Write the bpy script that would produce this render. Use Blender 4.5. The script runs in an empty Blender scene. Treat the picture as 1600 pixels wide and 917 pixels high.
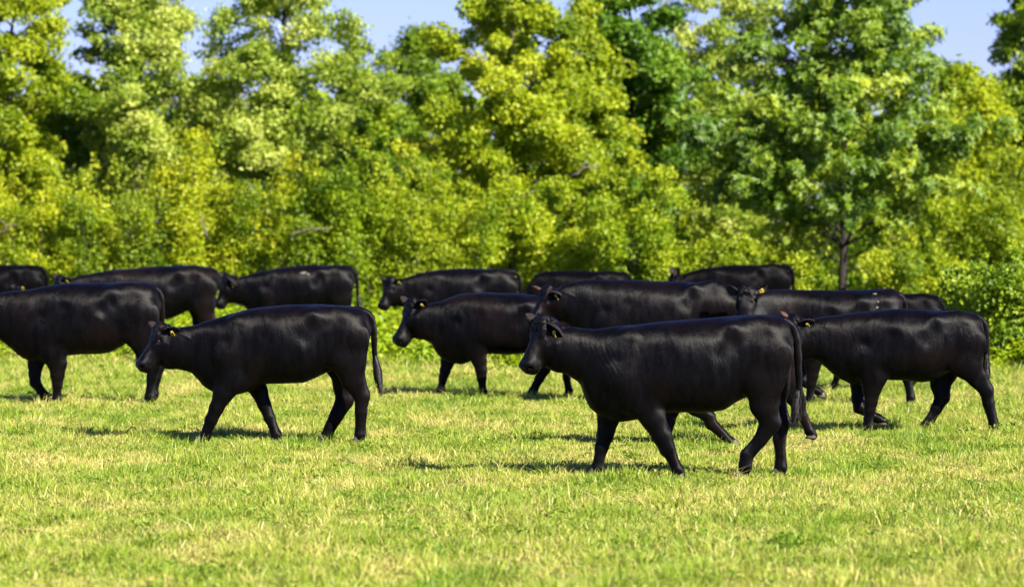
import bpy, math, random
import numpy as np
from mathutils import Vector, Matrix

random.seed(11)
rng = np.random.default_rng(11)
scene = bpy.context.scene
col = scene.collection
R = math.radians

# ------------------------------------------------------------------ camera, sky, sun, exposure
FPX, HORIZON, EYE = 6000.0, 345.0, 2.2          # focal length in photo pixels, horizon row, eye height
cam_d = bpy.data.cameras.new('camera')
cam = bpy.data.objects.new('camera', cam_d)
col.objects.link(cam)
scene.camera = cam
cam_d.sensor_width = 36.0
cam_d.lens = FPX / 1600.0 * 36.0
cam_d.clip_start, cam_d.clip_end = 0.5, 6000.0
cam.location = (0, 0, EYE)
cam.rotation_euler = (R(90) - math.atan((458.5 - HORIZON) / FPX), 0, 0)
cam_d.dof.use_dof = True
cam_d.dof.focus_distance = 35.5
cam_d.dof.aperture_fstop = cam_d.lens / 1000.0 / 0.055

SUN = Vector((0.86, -1.02, 0.92)).normalized()
sun_d = bpy.data.lights.new('sun', 'SUN')
sun_d.energy, sun_d.angle, sun_d.color = 4.8, R(0.53), (1.0, 0.93, 0.80)
sun_o = bpy.data.objects.new('sun', sun_d)
col.objects.link(sun_o)
sun_o.location = (20, -20, 30)
sun_o.rotation_euler = SUN.to_track_quat('Z', 'Y').to_euler()

world = bpy.data.worlds.new('World')
scene.world = world
world.use_nodes = True
wn, wl = world.node_tree.nodes, world.node_tree.links
wn.clear()
sky = wn.new('ShaderNodeTexSky')
sky.sky_type = 'NISHITA'
sky.sun_disc = False
sky.sun_elevation = math.asin(SUN.z)
sky.sun_rotation = math.atan2(SUN.x, SUN.y)
sky.altitude, sky.air_density, sky.dust_density, sky.ozone_density = 0, 1.0, 0.15, 3.0
tint = wn.new('ShaderNodeMix'); tint.data_type = 'RGBA'; tint.blend_type = 'MULTIPLY'
tint.inputs[0].default_value = 1.0
tint.inputs[7].default_value = (0.59, 0.61, 1.14, 1)
bg = wn.new('ShaderNodeBackground'); bg.inputs[1].default_value = 0.052
wo = wn.new('ShaderNodeOutputWorld')
wl.new(sky.outputs[0], tint.inputs[6]); wl.new(tint.outputs[2], bg.inputs[0]); wl.new(bg.outputs[0], wo.inputs[0])

vs = scene.view_settings
vs.view_transform, vs.look, vs.exposure, vs.gamma = 'Standard', 'None', 1.6, 1.0
vs.use_curve_mapping = False
cy = scene.cycles
cy.max_bounces, cy.diffuse_bounces, cy.glossy_bounces, cy.transmission_bounces, cy.transparent_max_bounces = 8, 5, 2, 6, 4
cy.use_denoising = True

def depth_of(foot_y):                                   # photo row of a point on the ground -> metres away
    return FPX * EYE / (foot_y - HORIZON)
def world_x(px, d):
    return (px - 800.0) * d / FPX
def world_z(py, d):
    return EYE - (py - HORIZON) * d / FPX

# ------------------------------------------------------------------ object helpers
def link(name, mesh, mat=None, parent=None):
    o = bpy.data.objects.new(name, mesh)
    col.objects.link(o)
    if mat is not None and mesh is not None and not mesh.materials:
        mesh.materials.append(mat)
    if parent is not None:
        o.parent = parent
    return o
def thing(name, label, cat, loc=(0, 0, 0), group=None):
    o = bpy.data.objects.new(name, None)
    o.empty_display_size = 0.2
    col.objects.link(o)
    o.location = loc
    o['label'] = label; o['category'] = cat
    if group: o['group'] = group
    return o
def mesh_from(name, verts, faces=None, quads=None, tris=None, smooth=False):
    me = bpy.data.meshes.new(name)
    verts = np.asarray(verts, dtype=np.float32).reshape(-1, 3)
    if faces is not None:
        me.from_pydata(verts.tolist(), [], faces)
    else:
        lists = []
        for arr, n in ((quads, 4), (tris, 3)):
            if arr is not None and len(arr):
                lists.append((np.asarray(arr, dtype=np.int32).reshape(-1, n), n))
        nl = sum(a.size for a, n in lists); nf = sum(len(a) for a, n in lists)
        me.vertices.add(len(verts)); me.vertices.foreach_set('co', verts.ravel())
        me.loops.add(nl); me.polygons.add(nf)
        me.loops.foreach_set('vertex_index', np.concatenate([a.ravel() for a, n in lists]))
        tot = np.concatenate([np.full(len(a), n, np.int32) for a, n in lists])
        st = np.concatenate([[0], np.cumsum(tot)[:-1]]).astype(np.int32)
        me.polygons.foreach_set('loop_start', st)
        me.update(calc_edges=True)
        me.validate()
    if smooth:
        me.polygons.foreach_set('use_smooth', np.ones(len(me.polygons), dtype=bool))
    return me
def point_attr(me, name, vals):
    a = me.attributes.new(name, 'FLOAT', 'POINT')
    a.data.foreach_set('value', np.asarray(vals, dtype=np.float32))

# ------------------------------------------------------------------ materials
def new_mat(name):
    m = bpy.data.materials.new(name)
    m.use_nodes = True
    n, l = m.node_tree.nodes, m.node_tree.links
    n.clear()
    out = n.new('ShaderNodeOutputMaterial')
    return m, n, l, out
def ramp(n, stops):
    r = n.new('ShaderNodeValToRGB')
    e = r.color_ramp.elements
    while len(e) < len(stops): e.new(0.5)
    for k, (p, c) in enumerate(stops):
        e[k].position = p; e[k].color = (*c, 1)
    return r
def noise(n, l, vec, scale, detail=3.0, rough=0.55):
    t = n.new('ShaderNodeTexNoise')
    t.inputs['Scale'].default_value = scale; t.inputs['Detail'].default_value = detail
    t.inputs['Roughness'].default_value = rough
    if vec is not None: l.new(vec, t.inputs['Vector'])
    return t
def mixc(n, l, fac, a, b, mode='MIX'):
    m = n.new('ShaderNodeMix'); m.data_type = 'RGBA'; m.blend_type = mode
    for sock, v in ((m.inputs[0], fac), (m.inputs[6], a), (m.inputs[7], b)):
        if isinstance(v, bpy.types.NodeSocket): l.new(v, sock)
        elif isinstance(v, tuple): sock.default_value = (*v, 1)
        else: sock.default_value = v
    return m.outputs[2]

def coat_material(name, brown=0.3, dust=0.15, seed=0.0, spec=0.112):
    m, n, l, out = new_mat(name)
    p = n.new('ShaderNodeBsdfPrincipled')
    tc = n.new('ShaderNodeTexCoord')
    mp = n.new('ShaderNodeMapping'); mp.inputs['Location'].default_value = (seed, seed * 1.7, seed * 0.3)
    l.new(tc.outputs['Object'], mp.inputs['Vector'])
    v = mp.outputs['Vector']
    big = noise(n, l, v, 1.9, 3, 0.5)
    rb = ramp(n, [(0.46, (0, 0, 0)), (0.70, (1, 1, 1))]); l.new(big.outputs[0], rb.inputs[0])
    mid = noise(n, l, v, 9.0, 4, 0.6)
    mul = n.new('ShaderNodeMath'); mul.operation = 'MULTIPLY'; mul.inputs[1].default_value = brown
    l.new(rb.outputs[0], mul.inputs[0])
    base = mixc(n, l, mul.outputs[0], (0.0014, 0.0012, 0.0016), (0.010, 0.0052, 0.0040))
    rd = ramp(n, [(0.60, (0, 0, 0)), (0.78, (1, 1, 1))]); l.new(mid.outputs[0], rd.inputs[0])
    md = n.new('ShaderNodeMath'); md.operation = 'MULTIPLY'; md.inputs[1].default_value = dust
    l.new(rd.outputs[0], md.inputs[0])
    base = mixc(n, l, md.outputs[0], base, (0.013, 0.011, 0.010))
    l.new(base, p.inputs['Base Color'])
    # short hair: streaks running down and back
    st = n.new('ShaderNodeMapping'); st.inputs['Scale'].default_value = (60, 60, 7); st.inputs['Rotation'].default_value = (0, R(18), 0)
    warp = n.new('ShaderNodeVectorMath'); warp.operation = 'MULTIPLY_ADD'
    l.new(noise(n, l, v, 5.0, 2).outputs[1], warp.inputs[0]); warp.inputs[1].default_value = (0.16, 0.16, 0.1); l.new(v, warp.inputs[2])
    l.new(warp.outputs[0], st.inputs['Vector'])
    hair = noise(n, l, st.outputs[0], 1.0, 3, 0.65)
    lump = noise(n, l, v, 7.0, 2, 0.5)
    pat = n.new('ShaderNodeMapping'); pat.inputs['Scale'].default_value = (15, 15, 3.2); pat.inputs['Rotation'].default_value = (0, R(24), 0)
    l.new(warp.outputs[0], pat.inputs['Vector'])
    patch = noise(n, l, pat.outputs[0], 1.0, 4, 0.62)
    add = n.new('ShaderNodeMath'); add.operation = 'MULTIPLY_ADD'; add.inputs[1].default_value = 2.6
    l.new(patch.outputs[0], add.inputs[0]); l.new(hair.outputs[0], add.inputs[2])
    b = n.new('ShaderNodeBump'); b.inputs['Strength'].default_value = 0.55; b.inputs['Distance'].default_value = 0.0034
    l.new(add.outputs[0], b.inputs['Height']); l.new(b.outputs[0], p.inputs['Normal'])
    rr = ramp(n, [(0.35, (0.46,) * 3), (0.7, (0.60,) * 3)]); l.new(patch.outputs[0], rr.inputs[0])
    l.new(rr.outputs[0], p.inputs['Roughness'])
    sp_ = ramp(n, [(0.34, (spec * .55,) * 3), (0.66, (spec * 1.55,) * 3)]); l.new(patch.outputs[0], sp_.inputs[0])
    l.new(sp_.outputs[0], p.inputs['Specular IOR Level'])
    p.inputs['Anisotropic'].default_value = 0.75
    tg = n.new('ShaderNodeCombineXYZ'); tg.inputs[0].default_value = 0.5; tg.inputs[2].default_value = -0.85
    nv_ = n.new('ShaderNodeVectorMath'); nv_.operation = 'MULTIPLY_ADD'; nv_.inputs[1].default_value = (0.9, 0.9, 0.9)
    l.new(big.outputs[1], nv_.inputs[0]); l.new(tg.outputs[0], nv_.inputs[2])
    l.new(nv_.outputs[0], p.inputs['Tangent'])
    p.inputs['Sheen Weight'].default_value = 0.006
    p.inputs['Sheen Roughness'].default_value = 0.35
    p.inputs['Sheen Tint'].default_value = (0.85, 0.8, 0.95, 1)
    l.new(p.outputs[0], out.inputs[0])
    return m
def plain(name, c, rough=0.5, spec=0.4, var=0.25, scale=30.0, bump=0.0):
    m, n, l, out = new_mat(name)
    p = n.new('ShaderNodeBsdfPrincipled')
    tc = n.new('ShaderNodeTexCoord')
    t = noise(n, l, tc.outputs['Object'], scale, 4)
    l.new(mixc(n, l, t.outputs[0], tuple(x * (1 - var) for x in c), tuple(min(1, x * (1 + var)) for x in c)), p.inputs['Base Color'])
    p.inputs['Roughness'].default_value = rough; p.inputs['Specular IOR Level'].default_value = spec
    if bump:
        b = n.new('ShaderNodeBump'); b.inputs['Strength'].default_value = bump; b.inputs['Distance'].default_value = 0.02
        l.new(t.outputs[0], b.inputs['Height']); l.new(b.outputs[0], p.inputs['Normal'])
    l.new(p.outputs[0], out.inputs[0])
    return m
def leaf_material(name, dark, mid, light, trans=0.45, gloss=0.35):
    m, n, l, out = new_mat(name)
    at = n.new('ShaderNodeAttribute'); at.attribute_name = 'tint'
    geo = n.new('ShaderNodeNewGeometry')
    big = noise(n, l, geo.outputs['Position'], 0.9, 3)
    a = n.new('ShaderNodeMath'); a.operation = 'MULTIPLY_ADD'; a.inputs[1].default_value = 0.55
    l.new(at.outputs['Fac'], a.inputs[0])
    b = n.new('ShaderNodeMath'); b.operation = 'MULTIPLY'; b.inputs[1].default_value = 0.5
    l.new(big.outputs[0], b.inputs[0]); l.new(b.outputs[0], a.inputs[2])
    r = ramp(n, [(0.18, dark), (0.5, mid), (0.85, light)]); l.new(a.outputs[0], r.inputs[0])
    p = n.new('ShaderNodeBsdfPrincipled')
    l.new(r.outputs[0], p.inputs['Base Color'])
    p.inputs['Roughness'].default_value = 0.45; p.inputs['Specular IOR Level'].default_value = gloss
    tr = n.new('ShaderNodeBsdfTranslucent')
    l.new(mixc(n, l, 1.0, r.outputs[0], (1.10, 1.15, 0.40), 'MULTIPLY'), tr.inputs[0])
    mx = n.new('ShaderNodeMixShader'); mx.inputs[0].default_value = trans
    l.new(p.outputs[0], mx.inputs[1]); l.new(tr.outputs[0], mx.inputs[2]); l.new(mx.outputs[0], out.inputs[0])
    return m

M_HOOF = plain('hoof horn', (0.065, 0.052, 0.044), 0.45, 0.4, 0.4, 40, 0.2)
M_EYE = plain('dark eye', (0.006, 0.004, 0.004), 0.06, 0.8, 0.1)
M_TAG = plain('yellow tag plastic', (0.44, 0.35, 0.045), 0.4, 0.4, 0.12, 20)
M_NOSE = plain('wet nose skin', (0.012, 0.012, 0.014), 0.22, 0.6, 0.3, 90, 0.4)
M_EAR = plain('ear hair', (0.020, 0.015, 0.013), 0.6, 0.2, 0.5, 25, 0.4)
M_EARTAN = plain('tan ear hair', (0.075, 0.036, 0.022), 0.6, 0.2, 0.5, 18, 0.4)
M_HAIR = plain('switch hair', (0.012, 0.010, 0.010), 0.45, 0.4, 0.4, 60, 0.3)
M_DUST = plain('pale dropping', (0.13, 0.12, 0.11), 0.8, 0.2, 0.3, 50)

# ------------------------------------------------------------------ cow bodies: a field of blended muscles turned into one skin
def pchip(xs, ys, x):
    xs = np.asarray(xs, float); ys = np.asarray(ys, float)
    h = np.diff(xs); d = np.diff(ys) / h
    m = np.zeros(len(xs)); m[0], m[-1] = d[0], d[-1]
    for i in range(1, len(xs) - 1):
        if d[i - 1] * d[i] > 0:
            w1, w2 = 2 * h[i] + h[i - 1], h[i] + 2 * h[i - 1]
            m[i] = (w1 + w2) / (w1 / d[i - 1] + w2 / d[i])
    x = np.clip(x, xs[0], xs[-1])
    i = np.clip(np.searchsorted(xs, x) - 1, 0, len(xs) - 2)
    t = (x - xs[i]) / h[i]
    return ((1 + 2 * t) * (1 - t) ** 2 * ys[i] + t * (1 - t) ** 2 * h[i] * m[i]
            + t * t * (3 - 2 * t) * ys[i + 1] + t * t * (t - 1) * h[i] * m[i + 1])
def smin(a, b, k):
    h = np.maximum(k - np.abs(a - b), 0) / k
    return np.minimum(a, b) - h * h * k * 0.25
class Field:
    def __init__(s, lo, hi, h):
        s.h = h; s.lo = np.array(lo, float)
        n = np.ceil((np.array(hi) - s.lo) / h).astype(int) + 1
        s.n = n
        s.ax = [s.lo[i] + h * np.arange(n[i]) for i in range(3)]
        s.f = np.full(tuple(n), 0.3, np.float32)
    def box(s, lo, hi):
        a = np.clip(np.floor((np.array(lo) - s.lo) / s.h).astype(int), 0, s.n - 1)
        b = np.clip(np.ceil((np.array(hi) - s.lo) / s.h).astype(int) + 1, 1, s.n)
        sl = tuple(slice(a[i], b[i]) for i in range(3))
        X = s.ax[0][sl[0]][:, None, None]; Y = s.ax[1][sl[1]][None, :, None]; Z = s.ax[2][sl[2]][None, None, :]
        return sl, X, Y, Z
    def seg(s, a, b, ra, rb, ka=1.0, kb=1.0, k=0.03, sub=False):
        a = np.array(a, float); b = np.array(b, float)
        R_ = max(ra * max(ka, 1), rb * max(kb, 1)) + k + 0.02
        sl, X, Y, Z = s.box(np.minimum(a, b) - R_, np.maximum(a, b) + R_)
        d = b - a; L2 = max(d[0] ** 2 + d[1] ** 2 + d[2] ** 2, 1e-8)
        t = np.clip(((X - a[0]) * d[0] + (Y - a[1]) * d[1] + (Z - a[2]) * d[2]) / L2, 0, 1)
        kk = ka + (kb - ka) * t
        q = np.sqrt((X - a[0] - t * d[0]) ** 2 + ((Y - a[1] - t * d[1]) / kk) ** 2 + (Z - a[2] - t * d[2]) ** 2)
        g = ((q - (ra + (rb - ra) * t)) * (0.5 + 0.5 * np.minimum(kk, 1))).astype(np.float32)
        if sub: s.f[sl] = -smin(-s.f[sl], g, k)
        else: s.f[sl] = smin(s.f[sl], g, k)
    def put(s, sl, g, k):
        s.f[sl] = smin(s.f[sl], g.astype(np.float32), k)
def norm_field(g, h):
    gx, gy, gz = np.gradient(g, h)
    m = np.sqrt(gx * gx + gy * gy + gz * gz)
    return g / np.maximum(m, 1.2)
def surface_nets(F):
    f, h = F.f, F.h
    ins = f < 0
    c = [ins[i:ins.shape[0] - 1 + i, j:ins.shape[1] - 1 + j, k:ins.shape[2] - 1 + k] for i in (0, 1) for j in (0, 1) for k in (0, 1)]
    cnt = sum(x.astype(np.int8) for x in c)
    act = (cnt > 0) & (cnt < 8)
    idx = np.full(act.shape, -1, np.int64)
    P = np.argwhere(act)
    idx[act] = np.arange(len(P))
    acc = np.zeros((len(P), 3)); num = np.zeros(len(P))
    cn = [(i, j, k) for i in (0, 1) for j in (0, 1) for k in (0, 1)]
    V = {q: f[P[:, 0] + q[0], P[:, 1] + q[1], P[:, 2] + q[2]] for q in cn}
    for q in cn:
        for ax in range(3):
            if q[ax] == 0:
                r = list(q); r[ax] = 1; r = tuple(r)
                a, b = V[q], V[r]
                m = (a < 0) != (b < 0)
                t = np.where(m, a / np.where(m, a - b, 1), 0)
                p = np.tile(np.array(q, float), (len(P), 1)); p[:, ax] += t
                acc[m] += p[m]; num[m] += 1
    verts = (P + acc / num[:, None]) * h + F.lo
    quads = []
    for ax in range(3):
        o1, o2 = [(1, 2), (2, 0), (0, 1)][ax]
        sh = [slice(0, None)] * 3
        A = [slice(None)] * 3; B = [slice(None)] * 3
        A[ax] = slice(0, -1); B[ax] = slice(1, None)
        for o in (o1, o2): A[o] = slice(1, -1); B[o] = slice(1, -1)
        a, b = ins[tuple(A)], ins[tuple(B)]
        E = np.argwhere(a != b)
        E[:, o1] += 1; E[:, o2] += 1
        sgn = ins[E[:, 0], E[:, 1], E[:, 2]]
        def cell(d1, d2):
            Q = E.copy(); Q[:, o1] -= d1; Q[:, o2] -= d2
            return idx[Q[:, 0], Q[:, 1], Q[:, 2]]
        q = np.stack([cell(1, 1), cell(0, 1), cell(0, 0), cell(1, 0)], 1)
        q[~sgn] = q[~sgn][:, ::-1]
        quads.append(q)
    quads = np.concatenate(quads)
    quads = quads[(quads >= 0).all(1)]
    # light smoothing
    e = np.concatenate([quads[:, [0, 1]], quads[:, [1, 2]], quads[:, [2, 3]], quads[:, [3, 0]]])
    for lam in (0.5, -0.35, 0.5, -0.35):
        s_ = np.zeros_like(verts); w_ = np.zeros(len(verts))
        for k in range(3):
            s_[:, k] = np.bincount(e[:, 0], verts[e[:, 1], k], len(verts)) + np.bincount(e[:, 1], verts[e[:, 0], k], len(verts))
        w_ = np.bincount(e[:, 0], minlength=len(verts)) + np.bincount(e[:, 1], minlength=len(verts))
        verts = verts + lam * (s_ / np.maximum(w_, 1)[:, None] - verts)
    # keep the largest connected skin only
    lab = np.arange(len(verts))
    for _ in range(400):
        m = np.minimum(lab[e[:, 0]], lab[e[:, 1]])
        new = lab.copy()
        np.minimum.at(new, e[:, 0], m); np.minimum.at(new, e[:, 1], m)
        new = new[new]
        if (new == lab).all(): break
        lab = new
    best = np.bincount(lab).argmax()
    keep = lab == best
    remap = np.cumsum(keep) - 1
    quads = remap[quads[keep[quads].all(1)]]
    return verts[keep], quads

# head profile, metres, along the forehead line from poll to muzzle: (u, top, bottom, half width)
HEAD = [(a_, b_ * 1.04, c_ * 1.12, d_ * 1.18) for a_, b_, c_, d_ in [(-0.055, -0.075, -0.10, 0.02), (-0.035, -0.025, -0.15, 0.065), (0.0, 0.008, -0.190, 0.092), (0.06, 0.018, -0.228, 0.104), (0.13, 0.012, -0.242, 0.112),
        (0.20, 0.000, -0.228, 0.096), (0.28, -0.008, -0.200, 0.080), (0.36, -0.008, -0.180, 0.079), (0.42, -0.004, -0.174, 0.085),
        (0.465, -0.006, -0.168, 0.087), (0.497, -0.016, -0.155, 0.076), (0.514, -0.040, -0.128, 0.048), (0.522, -0.065, -0.105, 0.02)]]
FORE_K = [.55, .5, .5, .66, .8, .92, 1, 1, 1]
HIND_K = [.5, .42, .42, .5, .66, .85, .95, 1, 1]
FORE_L = [.13, .17, .185, .17, .165, .16, .155, .155, .155]
HIND_L = [.15, .19, .19, .18, .165, .155, .15, .15, .15]

def head_frame(sp, s):
    (px, py), (mx, my), yaw = sp['poll'], sp['muz'], R(sp['yaw'])
    dx, dz = (px - mx) / s, (my - py) / s
    if 'pitch' in sp:
        pitch, L = R(sp['pitch']), sp['len']
    else:
        c = dx / max(math.cos(yaw), 0.3)
        L = math.hypot(c, dz); pitch = math.atan2(dz, c)
    u = np.array([-math.cos(pitch) * math.cos(yaw), -math.cos(pitch) * math.sin(yaw), -math.sin(pitch)])
    v = np.array([-math.sin(pitch) * math.cos(yaw), -math.sin(pitch) * math.sin(yaw), math.cos(pitch)])
    w = np.array([math.sin(yaw), -math.cos(yaw), 0.0])          # towards the near (camera) side
    return u, v, w, L

def ear_mesh(base, tip_dir, face_dir, length, width):
    """a cupped leaf with thickness: base point, direction to the tip, direction the hollow faces"""
    t = np.array(tip_dir, float); t /= np.linalg.norm(t)
    fd = np.array(face_dir, float); fd -= t * fd.dot(t); fd /= np.linalg.norm(fd)
    sd = np.cross(t, fd)
    V, Q = [], []
    ns, nt = 12, 9
    for side in (0, 1):
        for i in range(ns):
            a = i / (ns - 1)
            wd = width * (0.34 + 0.66 * math.sin(min(1, a * 1.55 + 0.02) * math.pi / 2)) * (1 - max(0, (a - 0.5) / 0.5) ** 2.3) ** 0.62 if a < 1 else width * 0.02
            for j in range(nt):
                b = j / (nt - 1) * 2 - 1
                cup = width * (0.75 - 0.45 * a) * (b * b) * (wd / width)
                p = np.array(base) + t * (length * a) + sd * (b * wd * 0.5) + fd * (cup - 0.03 * math.sin(a * 2.6))
                if side: p = p - fd * (0.013 * (1 - 0.75 * abs(b) ** 3) * (1 - 0.6 * a)) 
                V.append(p)
    for side in (0, 1):
        o = side * ns * nt
        for i in range(ns - 1):
            for j in range(nt - 1):
                q = [o + i * nt + j, o + i * nt + j + 1, o + (i + 1) * nt + j + 1, o + (i + 1) * nt + j]
                Q.append(q if side else q[::-1])
    o = ns * nt
    for i in range(ns - 1):
        Q.append([i * nt, (i + 1) * nt, o + (i + 1) * nt, o + i * nt])
        Q.append([i * nt + nt - 1, o + i * nt + nt - 1, o + (i + 1) * nt + nt - 1, (i + 1) * nt + nt - 1])
    for j in range(nt - 1):
        Q.append([(ns - 1) * nt + j, o + (ns - 1) * nt + j, o + (ns - 1) * nt + j + 1, (ns - 1) * nt + j + 1])
    # hair fringe standing off the rim
    V = list(V); T = []
    for k in range(90):
        a = random.uniform(0.1, 0.98); sgn = random.choice((-1, 1))
        i = int(a * (ns - 1)); j = 0 if sgn < 0 else nt - 1
        p = np.array(V[i * nt + j]) + np.random.default_rng(k).normal(0, 0.003, 3)
        d = sd * sgn * 0.6 + t * 0.7 + fd * 0.3 + np.random.default_rng(k + 7).normal(0, 0.25, 3)
        d /= np.linalg.norm(d)
        n0 = len(V); V += [p + t * 0.002, p - t * 0.002, p + d * random.uniform(0.012, 0.028)]
        T.append([n0, n0 + 1, n0 + 2])
    return mesh_from('ear', V, quads=Q, tris=T, smooth=True)

def tube(points, radii, n=10, squash=1.0):
    pts = np.array(points, float)
    V, Q = [], []
    for i, p in enumerate(pts):
        t = pts[min(i + 1, len(pts) - 1)] - pts[max(i - 1, 0)]; t /= max(np.linalg.norm(t), 1e-6)
        a = np.cross(t, [0, 1, 0.13]); a /= max(np.linalg.norm(a), 1e-6); b = np.cross(t, a)
        for k in range(n):
            an = 2 * math.pi * k / n
            V.append(p + radii[i] * (a * math.cos(an) + b * math.sin(an) * squash))
    for i in range(len(pts) - 1):
        for k in range(n):
            Q.append([i * n + k, i * n + (k + 1) % n, (i + 1) * n + (k + 1) % n, (i + 1) * n + k])
    c0 = len(V); V.append(pts[0]); V.append(pts[-1])
    T = [[c0, (k + 1) % n, k] for k in range(n)] + [[c0 + 1, (len(pts) - 1) * n + k, (len(pts) - 1) * n + (k + 1) % n] for k in range(n)]
    return V, Q, T
def spline(pts, n):
    pts = np.array(pts, float); t = np.arange(len(pts)); x = np.linspace(0, len(pts) - 1, n)
    return np.stack([pchip(t, pts[:, k], x) for k in range(pts.shape[1])], 1)

def hoof_mesh(p, d, size):
    """two claws below the pastern at p, toes pointing along d (unit, horizontal)"""
    V, Q, T = [], [], []
    d = np.array([d[0], d[1], 0.0]); sidev = np.array([-d[1], d[0], 0.0])
    for sg in (-1, 1):
        rings = []
        for (zz, fw, bk, hw) in ((0.042, 0.018, -0.030, 0.017), (0.02, 0.036, -0.036, 0.021), (-0.004, 0.056, -0.040, 0.024), (-0.022, 0.066, -0.042, 0.025)):
            ring = []
            for k in range(10):
                a = 2 * math.pi * k / 10
                c, s_ = math.cos(a), math.sin(a)
                along = (fw * c if c > 0 else -bk * c)
                ring.append(np.array(p) + (d * along + sidev * (sg * 0.024 + hw * s_ * (1 - 0.35 * max(0, c)))) * size + np.array([0, 0, zz * size]))
            rings.append(ring)
        o = len(V)
        for r_ in rings: V += r_
        for i in range(3):
            for k in range(10):
                Q.append([o + i * 10 + k, o + (i + 1) * 10 + k, o + (i + 1) * 10 + (k + 1) % 10, o + i * 10 + (k + 1) % 10])
        c = len(V); V.append(np.mean(rings[0], 0)); V.append(np.mean(rings[-1], 0))
        for k in range(10):
            T.append([c, o + k, o + (k + 1) % 10]); T.append([c + 1, o + 30 + (k + 1) % 10, o + 30 + k])
    return mesh_from('hoof', V, quads=Q, tris=T, smooth=True)

def build_cow(sp):
    foot = sp['foot'] * 1.0; sink = .040 * (foot - HORIZON) / EYE
    foot += sink; s = (foot - HORIZON) / EYE
    sp['legs'] = [(n_, [(q[0], q[1] + sink * w_) + tuple(q[2:]) for q, w_ in zip(pts, (0, 0, 0, .1, .3, .5, .75, 1, 1))]) for n_, pts in sp['legs']]
    sp['legs'] = [(n_, [(q[0], q[1], q[2] * g_) + tuple(q[3:]) for q, g_ in zip(pts, (1, 1, 1, 1, 1.04, 1.14, 1.10, 1.16, 1.12))]) for n_, pts in sp['legs']]
    d = FPX / s
    xr = sp['ref']
    X = lambda px: (px - xr) / s
    Z = lambda py: (foot - py) / s
    S = sp.get('size', 1.0)                           # girth factor
    root = thing('cow', sp['label'], 'cow', (world_x(xr, d), d, 0), 'black cattle crossing the pasture')
    root.rotation_euler = (0, 0, R(sp.get('turn', 0)))
    hs = sp['head']; u, v, w, L = head_frame(hs, s); hk = L / 0.50
    P0 = np.array([X(hs['poll'][0]), -hs.get('lat', 0.0), Z(hs['poll'][1])])
    H = lambda uu, vv, ww=0.0: P0 + (u * uu + v * vv + w * ww) * hk
    tor = sp['torso']
    xs = [X(q[0]) for q in tor]
    hh = sp.get('voxel', 0.014)
    lo = [min(min(xs), H(.52, 0)[0], H(0, 0)[0]) - .12, -.48 * S - .04, -.02]; hi = [max(xs) + .12, .48 * S + .04, max(Z(min(q[1] for q in tor)), P0[2]) + .12]
    for q in (H(.52, -.05), H(.2, -.25), H(0, 0), H(.3, -.05)):
        lo[1] = min(lo[1], q[1] - .15); hi[1] = max(hi[1], q[1] + .15); lo[0] = min(lo[0], q[0] - .15)
    for leg in sp['legs']:
        for q in leg[1]: lo[0] = min(lo[0], X(q[0]) - .1); hi[0] = max(hi[0], X(q[0]) + .1)
    F = Field(lo, hi, hh)
    # trunk and neck
    sl, XX, YY, ZZ = F.box([xs[0] - .02, lo[1], 0.2], [xs[-1] + .02, hi[1], hi[2]])
    x1 = XX[:, 0, 0]
    zt = pchip(xs, [Z(q[1]) for q in tor], x1)[:, None, None]; zb = pchip(xs, [Z(q[2]) for q in tor], x1)[:, None, None]
    wd = pchip(xs, [q[3] * S for q in tor], x1)[:, None, None]
    fr = (xs[-1] - x1) / (xs[-1] - xs[0])             # 0 at the rump, 1 at the neck
    cf = pchip([0, .12, .35, .65, .8, 1], [.58, .56, .44, .46, .52, .52], fr)[:, None, None]
    yl = np.array(hs.get('bend', 0.0)) * np.clip((fr - .72) / .28, 0, 1)[:, None, None] ** 1.5
    zc = zb + (zt - zb) * cf
    dz = np.where(ZZ > zc, (ZZ - zc) / np.maximum(zt - zc, .01), (zc - ZZ) / np.maximum(zc - zb, .01))
    pw = 2.35
    g = (np.abs(dz) ** pw + np.abs((YY + yl) / np.maximum(wd, .01)) ** pw) ** (1 / pw) - 1
    over = np.maximum(np.maximum(xs[0] - XX, XX - xs[-1]), 0)
    g = norm_field(g + over * 45, hh)
    F.put(sl, np.clip(g, -.3, .3), 0.01)
    # legs
    for side, pts in sp['legs']:
        sg = -1 if side[0] == 'n' else 1
        KK, LL = (FORE_K, FORE_L) if side[1] == 'f' else (HIND_K, HIND_L)
        P = []
        for i, q in enumerate(pts):
            lat = (q[3] if len(q) > 3 else LL[i]) * S
            P.append((np.array([X(q[0]), sg * lat, Z(q[1])]), q[2] / s, KK[i]))
        for i in range(len(P) - 1):
            (a, ra, ka), (b, rb, kb) = P[i], P[i + 1]
            F.seg(a, b, ra, rb, ka, kb, [.07, .06, .05, .03, .02, .014, .012, .012][i])
        if side[1] == 'h':                            # point of the hock and its tendon
            b = P[4][0]; back = np.array([0.045, 0, 0.035])
            F.seg(b + back, P[3][0] + np.array([.05, 0, .05]), .020, .022, .8, .8, .035)
            F.seg(b + back, b, .020, .03, .8, .8, .02)
        else:
            F.seg(P[5][0] + [-.012, 0, .01], P[5][0] + [-.012, 0, -.02], .75 * P[5][1], .7 * P[5][1], 1, 1, .02)
            F.seg(P[2][0] + [.05, 0, .0], P[2][0] + [.02, 0, -.06], .05, .04, .5, .5, .05)
        fz = P[7][0]
        F.seg(fz + [.028, .018, -.006], fz + [.035, .02, -.016], .012, .008, 1, 1, .01)
        F.seg(fz + [.028, -.018, -.006], fz + [.035, -.02, -.016], .012, .008, 1, 1, .01)
    # bones and muscles seen under the coat
    nx = {}
    for side, pts in sp['legs']: nx[side] = pts
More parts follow.
